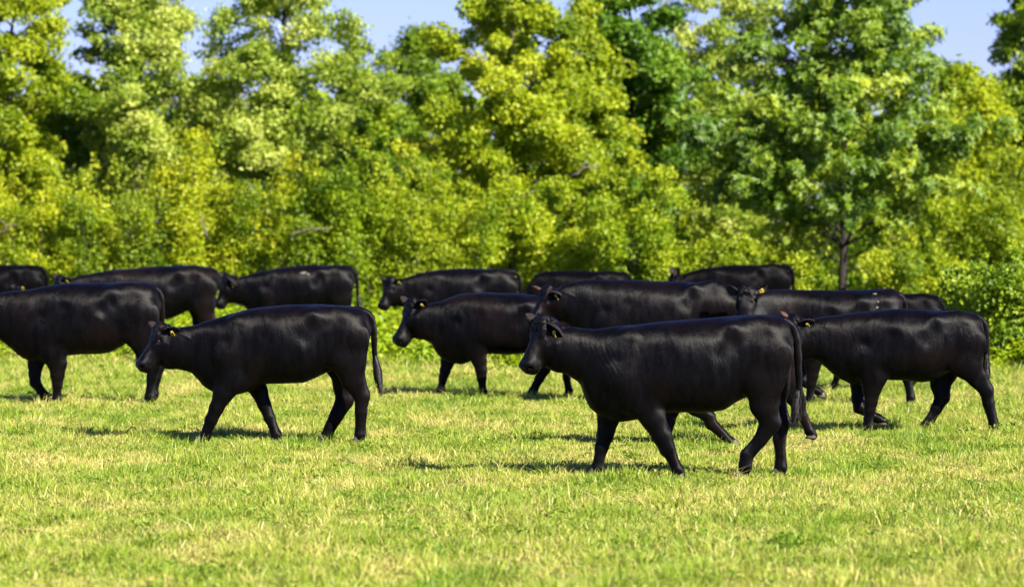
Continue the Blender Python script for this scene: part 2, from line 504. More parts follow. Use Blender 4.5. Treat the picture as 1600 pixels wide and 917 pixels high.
    for sg, key in ((-1, 'nh'), (1, 'fh')):
        q = nx[key]
        hip = np.array([X(q[0][0] - .22 * s), sg * .205 * S, Z(q[0][1]) + .05])
        pin = np.array([X(q[0][0] + .19 * s), sg * .125 * S, Z(q[0][1]) + .03])
        F.seg(hip, hip + [.06, -sg * .05, -.02], .035, .03, 1, 1, .14)
        F.seg(pin, pin + [-.1, sg * .03, -.0], .035, .045, 1, 1, .09)
        st = np.array([X(q[2][0] - .10 * s), sg * .215 * S, Z(q[2][1])])
        F.seg(st, hip + [0.03, 0, -.10], .055, .03, .5, .5, .10)          # stifle and the fold of the flank
        F.seg(hip + [-.10, sg * .178, -.20], hip + [-.03, sg * .165, -.15], .05, .04, 1, 1, .12, sub=True)   # hollow before the hip
        F.seg(hip + [.14, sg * .15, -.07], hip + [.24, sg * .135, -.07], .03, .03, 1, 1, .10, sub=True)
    for sg, key in ((-1, 'nf'), (1, 'ff')):
        q = nx[key]
        a = np.array([X(q[0][0]), sg * .17 * S, Z(q[0][1])]); b = np.array([X(q[1][0]), sg * .215 * S, Z(q[1][1])]); c = np.array([X(q[2][0]), sg * .2 * S, Z(q[2][1])])
        F.seg(a, b, .06, .075, .5, .5, .09)
        F.seg(b + [-.05, 0, -.02], c + [.0, 0, 0.03], .07, .06, .45, .45, .08)
        F.seg(a + [.15, sg * .185, -.06], b + [.18, sg * .185, -.02], .04, .04, 1, 1, .11, sub=True)             # behind the shoulder
        F.seg(a + [-.14, sg * .10, -.14], b + [-.15, sg * .10, -.02], .02, .02, 1, 1, .09, sub=True)           # before the shoulder
    # head
    c0 = (np.array([X(tor[0][0]), 0, 0]) + [0, -hs.get('bend', 0.0), (Z(tor[0][1]) + Z(tor[0][2])) / 2])
    c2 = np.array([X(tor[2][0]), -hs.get('bend', 0.0) * .5, (Z(tor[2][1]) + Z(tor[2][2])) / 2])
    F.seg(H(.05, -.10), c0, .105 * hk, .13 * S, .8, .8, .07)
    F.seg(H(.06, -.12), c2, .10 * hk, .15 * S, .75, .75, .08)
    c1 = np.array([X(tor[1][0]), -hs.get('bend', 0.0) * .8, Z(tor[1][2]) + .075])
    F.seg(H(.335, -.128), c1, .062 * hk, .090, .75, .75, .05)
    F.seg(H(.15, -.15), c1, .085 * hk, .10, .75, .75, .05)
    cor = np.array([H(a, b, c) for a in (-.1, .56) for b in (-.3, .1) for c in (-.16, .16)])
    sl, XX, YY, ZZ = F.box(cor.min(0), cor.max(0))
    pu = ((XX - P0[0]) * u[0] + (YY - P0[1]) * u[1] + (ZZ - P0[2]) * u[2]) / hk
    pv = ((XX - P0[0]) * v[0] + (YY - P0[1]) * v[1] + (ZZ - P0[2]) * v[2]) / hk
    pww = ((XX - P0[0]) * w[0] + (YY - P0[1]) * w[1] + (ZZ - P0[2]) * w[2]) / hk
    hx = [q[0] for q in HEAD]
    vt = pchip(hx, [q[1] for q in HEAD], pu.ravel()).reshape(pu.shape); vb = pchip(hx, [q[2] for q in HEAD], pu.ravel()).reshape(pu.shape)
    hw = pchip(hx, [q[3] for q in HEAD], pu.ravel()).reshape(pu.shape)
    vc = vb + (vt - vb) * .62
    dz = np.where(pv > vc, (pv - vc) / np.maximum(vt - vc, .008), (vc - pv) / np.maximum(vc - vb, .008))
    g = (np.abs(dz) ** 2.5 + np.abs(pww / np.maximum(hw, .008)) ** 2.5) ** (1 / 2.5) - 1
    g = norm_field(g + np.maximum(np.maximum(hx[0] - pu, pu - hx[-1]), 0) * 60, hh)
    F.put(sl, np.clip(g, -.3, .3), .035)
    for sg in (-1, 1):
        F.seg(H(.095, -.012, .088 * sg), H(.15, -.022, .086 * sg), .030 * hk, .022 * hk, k=.03)      # brow
        F.seg(H(.13, -.13, .075 * sg), H(.08, -.19, .055 * sg), .062 * hk, .05 * hk, k=.05)           # cheek
        F.seg(H(.20, -.085, .088 * sg), H(.30, -.10, .068 * sg), .014 * hk, .010 * hk, k=.035)        # cheekbone ridge
        F.seg(H(.455, -.045, .052 * sg), H(.475, -.055, .050 * sg), .028 * hk, .024 * hk, k=.025)     # nostril wing
        F.seg(H(.487, -.056, .058 * sg), H(.480, -.062, .085 * sg), .012 * hk, .014 * hk, k=.010, sub=True)
        F.seg(H(.142, -.046, .125 * sg), H(.158, -.052, .125 * sg), .017 * hk, .015 * hk, k=.018, sub=True)   # eye socket
        F.seg(H(.02, -.03, .085 * sg), H(.01, -.035, .13 * sg), .032 * hk, .024 * hk, k=.03)          # ear root
        F.seg(H(.485, -.118, .078 * sg), H(.40, -.128, .088 * sg), .006, .005, k=.012, sub=True)      # mouth line
    for sg in (-1, 1):
        F.seg(H(.17, -.13, .07 * sg), H(.10, -.20, .06 * sg), .066 * hk, .062 * hk, k=.03)
        F.seg(H(-.035, -.15, .135 * sg), H(.075, -.285, .125 * sg), .020 * hk, .024 * hk, k=.05, sub=True)   # fold behind the jaw
    F.seg(H(.445, -.146), H(.34, -.168), .040 * hk, .042 * hk, k=.035)
    F.seg(H(.0, .004, .045), H(.0, .004, -.045), .046 * hk, .046 * hk, k=.05)
    F.seg(H(.05, .008, .05), H(.05, .008, -.05), .030 * hk, .030 * hk, k=.04)                       # poll
    # neck folds, skin irregularities, curls on the poll
    Xg, Yg, Zg = F.ax[0][:, None, None], F.ax[1][None, :, None], F.ax[2][None, None, :]
    n0, n1 = X(tor[1][0]), X(nx['nf'][0][0]) - .02
    msk = np.clip((Xg - n0) / .12, 0, 1) * np.clip((n1 - Xg) / .12, 0, 1)
    sd = sp.get('seed', 1)
    ph = Xg + .30 * (Zg - 1) + .030 * np.sin(6 * Zg + sd) + .012 * np.sin(17 * Zg + 2 * sd)
    wv = (np.sin(2 * np.pi * ph / .041 + 2.2 * np.sin(4 * Zg + sd * 2 + 5 * Xg)) + .6 * np.sin(2 * np.pi * ph / .027 + 3 * np.sin(7 * Zg - 4 * Xg))) * np.clip(.35 + .65 * np.sin(9 * Zg + 14 * Xg + sd), 0, 1)
    F.f += (msk * wv * .0017).astype(np.float32)
    lw = (np.sin(7 * Xg + 5 * Zg + sd) * np.sin(8 * Zg - 3 * Xg + 2 * sd) * .004 + np.sin(19 * Xg + sd * 3 + 2 * np.sin(6 * Zg)) * np.sin(13 * Zg + sd) * .0016)
    F.f += lw.astype(np.float32) + (Yg * 0).astype(np.float32)
    pd = np.sqrt((Xg - P0[0]) ** 2 + (Yg - P0[1]) ** 2 + (Zg - P0[2]) ** 2)
    cur = np.clip(1 - pd / .17, 0, 1) * np.sin(75 * Xg + sd) * np.sin(80 * Yg + 2 * sd) * np.sin(70 * Zg) * .016
    F.f += cur.astype(np.float32)
    V, Q = surface_nets(F)
    Q = Q[:, ::-1] if sp.get('flip') else Q
    body = link('body', mesh_from('cow_body', V, quads=Q, smooth=True), sp['coat'], root)
    # eyes, ears, tags
    for sg in (1, -1):
        e = H(.150, -.050, .104 * sg)
        b = bpy.data.meshes.new('eye')
        Vs, Qs, Ts = [], [], []
        for i in range(1, 7):
            for k in range(12):
                a, c = math.pi * i / 7, 2 * math.pi * k / 12
                Vs.append(e + .0185 * hk * np.array([math.sin(a) * math.cos(c), math.sin(a) * math.sin(c), math.cos(a)]))
        for i in range(5):
            for k in range(12): Qs.append([i * 12 + k, (i + 1) * 12 + k, (i + 1) * 12 + (k + 1) % 12, i * 12 + (k + 1) % 12])
        Vs += [e + [0, 0, .0185 * hk], e - [0, 0, .0185 * hk]]
        Ts = [[72, k, (k + 1) % 12] for k in range(12)] + [[73, 60 + (k + 1) % 12, 60 + k] for k in range(12)]
        link('eye', mesh_from('eye', Vs, quads=Qs, tris=Ts, smooth=True), M_EYE, root)
        tip = np.array(hs.get('ear_n', (.60, -.70, -.15)) if sg > 0 else hs.get('ear_f', (-.45, .75, .30)), float)   # where the tip points
        face = u * .55 - v * .10 + np.array([0, -.55, -.12])
        base = H(.012, -.032, .098 * sg)
        el = hs.get('ear_len', .20) * hk
        em = link('ear', ear_mesh(base, tip, face, el, .140 * hk), M_EARTAN if (sg < 0 and hs.get('tan')) else M_EAR, root)
        if sg < 0 and hs.get('tan'): em['label'] = 'tan brown ear on the far side'
        if (sg > 0 and hs.get('tag', True)) or (sg < 0 and hs.get('tag_far')):
            t = tip / np.linalg.norm(tip)
            fd = face - t * face.dot(t); fd /= np.linalg.norm(fd)
            sdv = np.cross(t, fd)
            dn = np.array([0, 0, -1.0]); dn = dn - fd * dn.dot(fd); dn /= np.linalg.norm(dn)
            rt = np.cross(dn, fd)
            c = base + t * el * .55 + fd * .022
            Vt, Qt = [], []
            out = [(-.012, -.014), (.012, -.014), (.026, .006), (.029, .022), (.029, .060), (.022, .066), (-.022, .066), (-.029, .060), (-.029, .022), (-.026, .006)]
            for q in (0, 1):
                for (a_, b_) in out: Vt.append(c + rt * a_ * hk * hs.get('tagk', 1) * .85 + dn * b_ * hk * hs.get('tagk', 1) * .85 + fd * (.004 * q + b_ * .10))
            fc = [list(range(10)), list(range(19, 9, -1))] + [[i, 10 + i, 10 + (i + 1) % 10, (i + 1) % 10] for i in range(10)]
            k0 = len(Vt)
            for a_ in range(8): Vt.append(c + (rt * math.cos(a_ * .785) + dn * math.sin(a_ * .785)) * .009 + fd * .013)
            for a_ in range(8): Vt.append(c + (rt * math.cos(a_ * .785) + dn * math.sin(a_ * .785)) * .010 - fd * .012)
            fc += [list(range(k0, k0 + 8))] + [[k0 + i, k0 + 8 + i, k0 + 8 + (i + 1) % 8, k0 + (i + 1) % 8] for i in range(8)]
            link('ear_tag', mesh_from('ear_tag', Vt, faces=fc), M_TAG, root)
    # hooves
    for side, pts in sp['legs']:
        a, b = pts[-2], pts[-1]
        sg = -1 if side[0] == 'n' else 1
        LL = FORE_L if side[1] == 'f' else HIND_L
        p = np.array([X(b[0]), sg * LL[8] * S, max(Z(b[1]) - .006, .018)])
        link('hoof', hoof_mesh(p + [-.01, 0, 0], (-1, 0), sp.get('hoofk', 1.0) * (b[2] / s) / .045), M_HOOF, root)
    # tail
    tl = sp.get('tail')
    if tl:
        raw = [(X(q[0]), q[2] if len(q) > 2 else 0.0, Z(q[1])) for q in tl]
        pts = spline(raw, 26)
        n = len(pts)
        rad = [.030 * (1 - i / (n - 1)) ** .7 + .017 + .002 * math.sin(i * 1.9) for i in range(n)]
        Vv, Qq, Tt = tube(pts, rad, 12, .85)
        link('tail', mesh_from('tail', Vv, quads=Qq, tris=Tt, smooth=True), sp['coat'], root)
        e = pts[-1]; pv_ = pts[-4]; sw = sp.get('switch', (0.03, -.30))
        r3 = random.Random(int(sp['ref'])); Vh, Th = [], []
        up = pts[-7]
        for k in range(300):
            a = up + (e - up) * r3.random() ** .7
            th = r3.uniform(0, 6.28); rr = r3.random() ** .5
            off = np.array([math.cos(th), math.sin(th) * .8, 0]) * .050 * rr
            m_ = a + off + np.array([sw[0] * .45, 0, sw[1] * .5])
            t_ = np.array([e[0] + sw[0], e[1], e[2] + sw[1]]) + np.array([r3.gauss(0, .012), r3.gauss(0, .012), r3.uniform(-.03, .10)])
            wv_ = np.array([math.cos(th + 1.5), math.sin(th + 1.5), 0]) * .0045
            k0 = len(Vh)
            Vh += [a + off * .35 + wv_, a + off * .4 - wv_, m_ + wv_, m_ - wv_, t_]
            Th += [[k0, k0 + 1, k0 + 3], [k0, k0 + 3, k0 + 2], [k0 + 2, k0 + 3, k0 + 4]]
        link('tail_switch', mesh_from('tail_switch', Vh, tris=Th, smooth=True), M_HAIR, root)
    return root

# ------------------------------------------------------------------ the herd, traced animal by animal (photo pixels at each one's own distance)
A = dict(foot=737, ref=1060, voxel=.0115, seed=1.0,
    torso=[(866, 530, 562, .05), (874, 514, 574, .10), (890, 511, 588, .125), (905, 512, 600, .14), (913, 513, 620, .155), (925, 513.5, 640, .175), (945, 512, 652, .20),
           (970, 509.5, 659, .235), (1000, 507, 655, .27), (1035, 502.5, 646, .30), (1065, 500, 644, .325), (1100, 497.5, 645, .33), (1128, 494.5, 641, .315),
           (1150, 492.5, 628, .285), (1175, 491.5, 616, .265), (1200, 492, 604, .245), (1218, 494.5, 590, .21), (1230, 502, 572, .15), (1238, 520, 545, .05)],
    legs=[('nf', [(985, 535, 20), (972, 585, 27), (998, 622, 24), (1019, 650, 19), (1033, 676, 14.5), (1042, 695, 10.5), (1051, 712, 7.8), (1058, 726, 8.8), (1062, 735, 8)]),
          ('ff', [(985, 535, 20), (962, 590, 26), (953, 630, 20), (952, 654, 16), (947, 678, 12.5), (941, 698, 9.6), (937, 714, 7.8), (934, 727, 8.6), (930, 735, 8)]),
          ('nh', [(1185, 520, 24), (1196, 552, 35), (1192, 592, 31), (1192, 630, 21), (1203, 656, 15), (1186, 683, 10), (1166, 704, 9.6), (1163, 720, 9), (1160, 731, 8)]),
          ('fh', [(1185, 520, 24), (1205, 560, 32), (1208, 605, 26), (1214, 638, 17), (1224, 660, 12), (1220, 684, 9.5), (1222, 708, 8), (1222, 725, 9), (1219, 735, 8.5)])],
    head=dict(poll=(847, 500), muz=(813, 571), yaw=35, ear_n=(.50, -.50, -.62), bend=.05),
    tail=[(1206, 500), (1223, 501), (1239, 513), (1246, 542), (1248, 580), (1249, 615), (1248, 645)], switch=(-.05, -.14))
B = dict(foot=684, ref=430, voxel=.0125, seed=2.3,
    torso=[(258, 532, 556, .05), (266, 518, 570, .10), (282, 512, 577, .125), (298, 509, 582, .14), (308, 507, 592, .15), (318, 503, 603, .165), (333, 498.5, 612, .19),
           (357, 491, 618, .23), (385, 484, 613, .265), (414, 479.5, 600, .29), (445, 477, 599, .32), (472, 476, 598.5, .32), (490, 475.8, 592, .30),
           (508, 475.8, 583, .28), (530, 476.5, 574, .26), (550, 478, 564, .24), (563, 481, 553, .20), (572, 488, 538, .14), (579, 504, 524, .05)],
    legs=[('nf', [(375, 510, 17), (362, 552, 23), (368, 590, 20), (351, 612, 15.5), (340, 634, 11), (332, 652, 8.3), (325, 667, 6.8), (321, 677, 7.6), (315, 683.5, 7)]),
          ('ff', [(378, 510, 17), (370, 560, 23), (388, 590, 18), (402, 610, 13), (411, 632, 10), (419, 650, 7.8), (425, 663, 6.6), (430, 675, 7.6), (431, 682, 7)]),
          ('nh', [(528, 500, 20), (545, 528, 28), (546, 562, 25), (553, 592, 18), (567, 617, 12), (565, 639, 8.8), (564, 658, 7.6), (564, 673, 8.4), (561, 682, 7.6)]),
          ('fh', [(528, 500, 20), (536, 535, 27), (536, 572, 24), (537, 602, 18), (537, 625, 13.5), (524, 648, 9.2), (514, 665, 8.2), (509, 676, 8.4), (505, 682.5, 7.4)])],
    head=dict(poll=(249, 511), muz=(212, 569), yaw=24, ear_n=(.88, -.45, -.02), bend=.03, ear_len=.20),
    tail=[(553, 485), (566, 487), (579, 496), (584, 520), (585, 550), (587, 572)], switch=(.055, -.30))
C = dict(foot=615, ref=765, voxel=.0145, seed=3.1, turn=-10,
    torso=[(652, 495, 512, .05), (657, 483, 526, .10), (665, 476, 533, .13), (674, 473.5, 538, .15), (682, 471.5, 552, .17), (692, 469, 561, .20), (705, 464, 567, .235),
           (720, 460, 569, .265), (742, 458, 561, .28), (765, 457, 553, .31), (790, 458, 553.5, .325), (812, 459, 553, .32), (832, 460, 548, .295),
           (850, 461, 540, .27), (866, 462, 531, .25), (880, 464, 522, .22), (890, 468, 512, .17), (897, 478, 500, .06)],
    legs=[('nf', [(735, 485, 14), (730, 520, 19), (746, 545, 17), (752, 560, 12), (755, 576, 8.8), (756, 587, 6.6), (757, 598, 5.2), (758, 607, 6), (758, 613, 5.8)]),
          ('ff', [(735, 485, 14), (715, 530, 19), (700, 550, 14), (694, 566, 10), (690, 580, 8), (687, 590, 6.2), (685, 598, 5), (683, 606, 5.8), (682, 611, 5.6)]),
          ('nh', [(858, 482, 15), (868, 505, 22), (864, 535, 20), (858, 560, 12), (856, 573, 9.2), (847, 588, 6.6), (841, 598, 5.8), (837, 606, 6.2), (834, 611, 5.6)]),
          ('fh', [(858, 482, 15), (872, 508, 21), (875, 538, 18), (882, 560, 11), (885, 574, 8.6), (884, 588, 6), (886, 598, 5.4), (888, 606, 6), (887, 611, 5.6)])],
    head=dict(poll=(641, 473), muz=(615, 531), yaw=40, ear_n=(.62, -.70, .22), ear_f=(-.55, .75, .40), bend=.10),
    tail=[(876, 469), (889, 472), (898, 485), (899, 520), (899, 555)], switch=(.02, -.22))
D = dict(foot=626, ref=115, voxel=.0140, seed=4.7,
    torso=[(-28, 478, 505, .06), (-20, 466, 518, .12), (-5, 459, 528, .15), (8, 456, 537, .165), (18, 455, 545, .18), (30, 454, 556, .21), (48, 452, 564, .245),
           (72, 447, 566, .275), (100, 443.5, 557, .31), (130, 442, 554, .34), (155, 441.5, 553, .345), (172, 441, 550, .33), (188, 440.6, 542, .30),
           (205, 440, 532, .28), (222, 440, 522, .26), (235, 443, 512, .22), (244, 449, 500, .16), (251, 464, 485, .05)],
    legs=[('nf', [(85, 475, 17), (72, 515, 23), (86, 548, 20), (92, 566, 14.5), (92, 584, 10.5), (92, 598, 7.5), (91, 608, 6.4), (91, 618, 7.2), (91, 624.5, 7)]),
          ('ff', [(85, 475, 17), (66, 520, 22), (56, 552, 16), (52, 570, 11.5), (51, 583, 9.6), (52, 595, 8), (60, 606, 6.4), (67, 614, 6.8), (78, 620, 6.4)]),
          ('nh', [(207, 462, 18), (220, 490, 27), (220, 520, 24), (230, 548, 16), (242, 569, 10.5), (239, 586, 7.6), (237, 601, 6.4), (236, 614, 7.2), (233, 624, 7)]),
          ('fh', [(207, 462, 18), (222, 492, 26), (226, 525, 23), (234, 552, 15), (245, 572, 10), (242, 588, 7.2), (239, 602, 6.2), (238, 612, 7), (236, 622, 6.8)])],
    head=dict(poll=(-40, 462), muz=(-68, 518), yaw=10),
    tail=[(234, 449, 0), (246, 454, 0), (252, 470, 0), (252, 500, .05), (249, 520, .16), (232, 530, .36), (214, 536, .40)], switch=(-.06, -.24))
F_ = dict(foot=670, ref=1405, voxel=.0125, seed=5.9,
    torso=[(1243, 520, 546, .05), (1250, 508, 558, .10), (1264, 499, 560, .13), (1276, 496.5, 563, .145), (1288, 495, 572, .16), (1300, 493.8, 583, .175), (1316, 492, 594, .205),
           (1338, 488.5, 602, .24), (1358, 486, 601, .27), (1382, 483.5, 593, .30), (1410, 482.3, 594, .32), (1440, 483.3, 597, .325), (1460, 484.5, 593, .305),
           (1478, 485, 584, .28), (1498, 485.6, 572, .265), (1514, 487.5, 560, .24), (1526, 493, 546, .19), (1534, 503, 532, .12), (1539, 520, 527, .04)],
    legs=[('nf', [(1366, 515, 17), (1352, 555, 22), (1362, 588, 19), (1360, 606, 14), (1359, 624, 9.8), (1357, 637, 7.6), (1355, 649, 6.2), (1354, 661, 7), (1353, 668, 6.6)]),
          ('ff', [(1366, 515, 17), (1350, 560, 21), (1345, 592, 15), (1343, 610, 10.5), (1342, 622, 9), (1345, 634, 8), (1360, 643, 6.2), (1374, 649, 6.6), (1384, 655, 6.2)]),
          ('nh', [(1493, 506, 19), (1506, 532, 27), (1506, 566, 23), (1523, 588, 15), (1539, 608, 10.5), (1542, 626, 8), (1547, 642, 6.8), (1551, 657, 7.2), (1550, 667, 6.8)]),
          ('fh', [(1493, 506, 19), (1492, 545, 25), (1480, 580, 20), (1473, 602, 14.5), (1476, 620, 11), (1466, 637, 8), (1458, 650, 7.2), (1450, 661, 7.4), (1444, 668, 6.8)])],
    head=dict(poll=(1240, 499), muz=(1210, 556), yaw=30, ear_n=(.80, -.6, -.02), ear_f=(-.5, .6, .45), tan=True, bend=.05),
    tail=[(1512, 493), (1529, 497), (1540, 512), (1542, 545), (1541, 575)], switch=(.0, -.20))

def variant(base, foot, rump, kx, ky, label, head, coat, over=None, voxel=.020, **kw):
    """the same kind of animal at another place and size; head pose given for itself"""
    fx = lambda x: rump + (x - base['torso'][-1][0]) * kx
    fy = lambda y: foot + (y - base['foot']) * ky
    s_new = (foot - HORIZON) / EYE; s_old = (base['foot'] - HORIZON) / EYE
    g = kx * s_old / s_new
    kr = (kx + ky) / 2
    out = dict(foot=foot, ref=fx(base['ref']), voxel=voxel, seed=foot % 7 + 1.3, label=label, coat=coat, size=min(1.12, (g + ky * s_old / s_new) / 2))
    out['torso'] = [(fx(q[0]), fy(q[1]), fy(q[2]), q[3]) for q in base['torso']]
    if over:
        ox, oy = zip(*over)
        out['torso'] = [(q[0], float(np.interp(q[0], ox, oy)) if i not in (0, len(out['torso']) - 1) else q[1], q[2], q[3]) for i, q in enumerate(out['torso'])]
    out['legs'] = [(n_, [(fx(q[0]), fy(q[1]), q[2] * kr) for q in pts]) for n_, pts in base['legs']]
    bh = dict(base['head'])
    bh['poll'] = (fx(bh['poll'][0]), fy(bh['poll'][1])); bh['muz'] = (fx(bh['muz'][0]), fy(bh['muz'][1]))
    bh.update(head or {})
    out['head'] = bh
    if base.get('tail'): out['tail'] = [(fx(q[0]), fy(q[1])) + tuple(q[2:]) for q in base['tail']]
    out['switch'] = base.get('switch', (.03, -.3))
    out.update(kw)
    return out

K1 = coat_material('black coat', .25, .08, 1.0)
K2 = coat_material('black coat with brown tint', .50, .10, 4.0)
K3 = coat_material('black coat darkened for shade', .08, .04, 7.0, .05)  # darker, less glossy coat stands in for shade on the back cows
K4 = coat_material('dusty black coat', .28, .25, 11.0)
A.update(coat=K1, label='black cow walking left in front of all others, tail hanging by its raised hind leg')
B.update(coat=K1, label='black cow walking left with lowered head near the left, shadow on the grass before it')
C.update(coat=K2, label='black cow standing with face turned to us, both ears out, nose above two leaning forelegs')
D.update(coat=K4, label='large black cow cut off by the left edge, one forefoot lifted off the grass')
F_.update(coat=K4, label='black cow walking left at far right, full body in view, one forefoot folded back')
herd = [A, B, C, D, F_]
E = variant(A, 624, 1153, .760, .779, 'big black cow showing only its long back above the nearest cow, head in shade',
    dict(poll=(855, 452), muz=(822, 500), yaw=32, tan=True, ear_n=(.45, -.75, -.25), ear_f=(-.85, .5, .22), tagk=1.15), K1,
    over=[(860, 470), (868, 449), (891, 441), (919, 436.5), (951, 437), (1044, 439.5), (1075, 440.5), (1110, 443.5), (1135, 448), (1146, 454), (1153, 470)], voxel=.0145)
E['size'] = 1.08; E['tail'] = [(1134, 459), (1146, 462), (1155, 474), (1159, 500), (1160, 540), (1160, 565)]
G = variant(F_, 627, 1412, .80, .925, 'black cow looking straight at us over the nearest cow, yellow tag on one ear',
    dict(poll=(1165, 452), muz=(1160, 500), yaw=74, pitch=56, len=.47, lat=.22, bend=.30, ear_n=(.9, -.15, .42), ear_f=(-.9, .1, .30), tan=False, tagk=1.1, ear_len=.18), K4,
    over=[(1172, 470), (1185, 456), (1205, 452.5), (1240, 452.5), (1308, 453.5), (1371, 451.5), (1393, 450.5), (1405, 457), (1412, 475)], voxel=.0145)
G['size'] = 1.0; G['tail'] = [(1396, 459), (1407, 463), (1414, 478), (1416, 505), (1416, 535)]
Hc = variant(B, 606, 1471, .66, .72, 'black cow of which only the rump shows behind the white flecked back of another',
    dict(poll=(1262, 497), muz=(1246, 536), yaw=5), K3, over=[(1260, 505), (1285, 484), (1330, 466), (1400, 459), (1445, 458), (1460, 461), (1471, 475)])
Xc = variant(A, 689, 1252, .85, .775, 'smaller black cow hidden behind the nearest one, only its legs showing under the belly',
    dict(poll=(940, 545), muz=(922, 592), yaw=0), K2, voxel=.014)
Xc['legs'] = [('nf', [(1040, 540, 15), (1032, 580, 19), (1056, 610, 17), (1086, 635, 13), (1106, 648, 10), (1110, 657, 8.4), (1127, 671, 7), (1140, 683, 7.4), (1147, 687, 7)]),
              ('ff', [(1040, 540, 15), (1036, 585, 19), (1046, 612, 16), (1051, 640, 12), (1047, 658, 9), (1044, 668, 7.5), (1042, 676, 6.4), (1041, 683, 7), (1039, 687, 6.6)]),
              ('nh', [(1200, 535, 18), (1218, 560, 24), (1225, 590, 21), (1238, 615, 15), (1247, 632, 9.5), (1253, 646, 7.4), (1259, 656, 6.6), (1264, 666, 7), (1269, 673, 6.6)]),
              ('fh', [(1200, 535, 18), (1205, 560, 24), (1200, 590, 21), (1195, 620, 14), (1205, 640, 9.5), (1200, 658, 7.4), (1196, 672, 6.6), (1193, 681, 7), (1190, 687, 6.6)])]
Xc['tail'] = None
c3 = variant(B, 557, 344, .772, .682, 'black cow with brownish hindquarters in the back row, rump beside a bowed black face',
    dict(poll=(93, 434), muz=(72, 470), yaw=30, ear_n=(.8, -.6, .0)), K2, over=[(94, 450), (105, 438), (122, 431), (170, 422.6), (241, 416), (298, 414), (330, 417.5), (338, 421), (344, 436)])
c3['size'] = 1.1
c3['tail'] = [(q[0] - 10,) + tuple(q[1:]) for q in c3['tail'][:3]] + [(333, 470), (331, 488), (329, 503)]
c3['switch'] = (-.02, -.25)
c4 = variant(B, 539, 555, .625, .60, 'black cow in the back row with a white fleck on its back, head bowed',
    dict(poll=(354, 432), muz=(335, 476), yaw=28, ear_n=(.42, -.62, -.62), tagk=1.3), K1, over=[(357, 446), (368, 434), (379, 431.5), (398, 426.5), (445, 417), (476, 414), (539, 414), (549, 417.5), (555, 427)], voxel=.018)
c5 = variant(B, 544, 810, .620, .603, 'black cow with both ears out, seen above the cow with two leaning forelegs',
    dict(poll=(610, 438), muz=(592, 478), yaw=38, ear_n=(.65, -.7, .15), ear_f=(-.7, .6, .35), tagk=1.3), K4, over=[(612, 450), (622, 438), (632, 434), (656, 426.5), (687, 421), (726, 419.5), (789, 420.3), (801, 425), (810, 440)], voxel=.018)
c6 = variant(B, 536, 984, .56, .545, 'back row cow showing only a plain black back, above a brown upturned ear',
    dict(poll=(812, 462), muz=(806, 494), yaw=0), K3, over=[(810, 470), (822, 450), (835, 430), (850, 424), (900, 422.5), (960, 423.5), (975, 425), (981, 430), (984, 440)])
Hc['tail'] = [(1455, 465), (1466, 469), (1473, 482), (1475, 510), (1475, 530)]
c7 = variant(B, 536, 1236, .575, .61, 'black cow farthest back, coat darkened for shade, one ear raised, left of the lone tree trunk',
    dict(poll=(1052, 430), muz=(1034, 466), yaw=15, ear_n=(.15, -.3, .95), ear_f=(.1, .3, .95), tag=False), K3, over=[(1055, 442), (1066, 428), (1095, 420), (1140, 414), (1215, 413), (1228, 417), (1236, 430)])
c1 = variant(A, 532, 69, .46, .48, 'black cow cut off by the left edge in the back row, smooth shiny rump',
    dict(yaw=10), K3, over=[(-120, 430), (-60, 421), (-20, 415), (20, 413.5), (52, 414), (62, 418), (69, 430)])
c8 = variant(B, 545, 150, .40, .44, 'young black cow hidden behind the large one at left, only a tagged ear showing',
    dict(poll=(27, 450), muz=(10, 484), yaw=30, ear_n=(.5, -.6, .5), tagk=1.2), K2)
herd += [E, G, Hc, Xc, c3, c4, c5, c6, c7, c1, c8]
cows = [build_cow(q) for q in herd]
def fleck(cow, sp, spots):
    foot = sp['foot']; s = (foot * 1.0 + .040 * (foot - HORIZON) / EYE - HORIZON) / EYE
    me = [c for c in cow.children if c.name.startswith('body')][0].data
    co = np.zeros(len(me.vertices) * 3, np.float32); me.vertices.foreach_get('co', co); co = co.reshape(-1, 3)
    nr = np.zeros(len(me.vertices) * 3, np.float32); me.vertices.foreach_get('normal', nr); nr = nr.reshape(-1, 3)
    rf = np.random.default_rng(5)
    for (px, py, rx, rz) in spots:
        x, z = (px - sp['ref']) / s, (foot + .040 * s - py) / s
        c = np.where(nr[:, 1] < 0)[0]
        k = c[np.argmin((co[c, 0] - x) ** 2 + (co[c, 2] - z) ** 2)]
        n_ = nr[k].astype(float); p_ = co[k] + n_ * .004
        e1 = unit0(np.cross(n_, [0, 0, 1.0])); e2 = np.cross(e1, n_)
        rim = [p_ + e1 * math.cos(a) * rx * rf.uniform(.4, 1.1) + e2 * math.sin(a) * rz * rf.uniform(.4, 1.1) for a in np.linspace(0, 6.283, 17)[:-1]]
        V = [p_ + n_ * .006] + rim + [q - n_ * .012 for q in rim]
        T_ = [[0, i + 1, (i + 1) % 16 + 1] for i in range(16)]
        Q_ = [[i + 1, i + 17, (i + 1) % 16 + 17, (i + 1) % 16 + 1] for i in range(16)]
        link('dried_mud', mesh_from('dried_mud', V, quads=Q_, tris=T_), M_DUST, cow)
def unit0(v): return v / max(np.linalg.norm(v), 1e-6)
fleck(cows[herd.index(c4)], c4, [(474, 426, .07, .03), (482, 428, .04, .025)])
fleck(cows[herd.index(G)], G, [(1365, 459, .03, .012), (1369, 471, .02, .014), (1367, 480, .02, .015)])
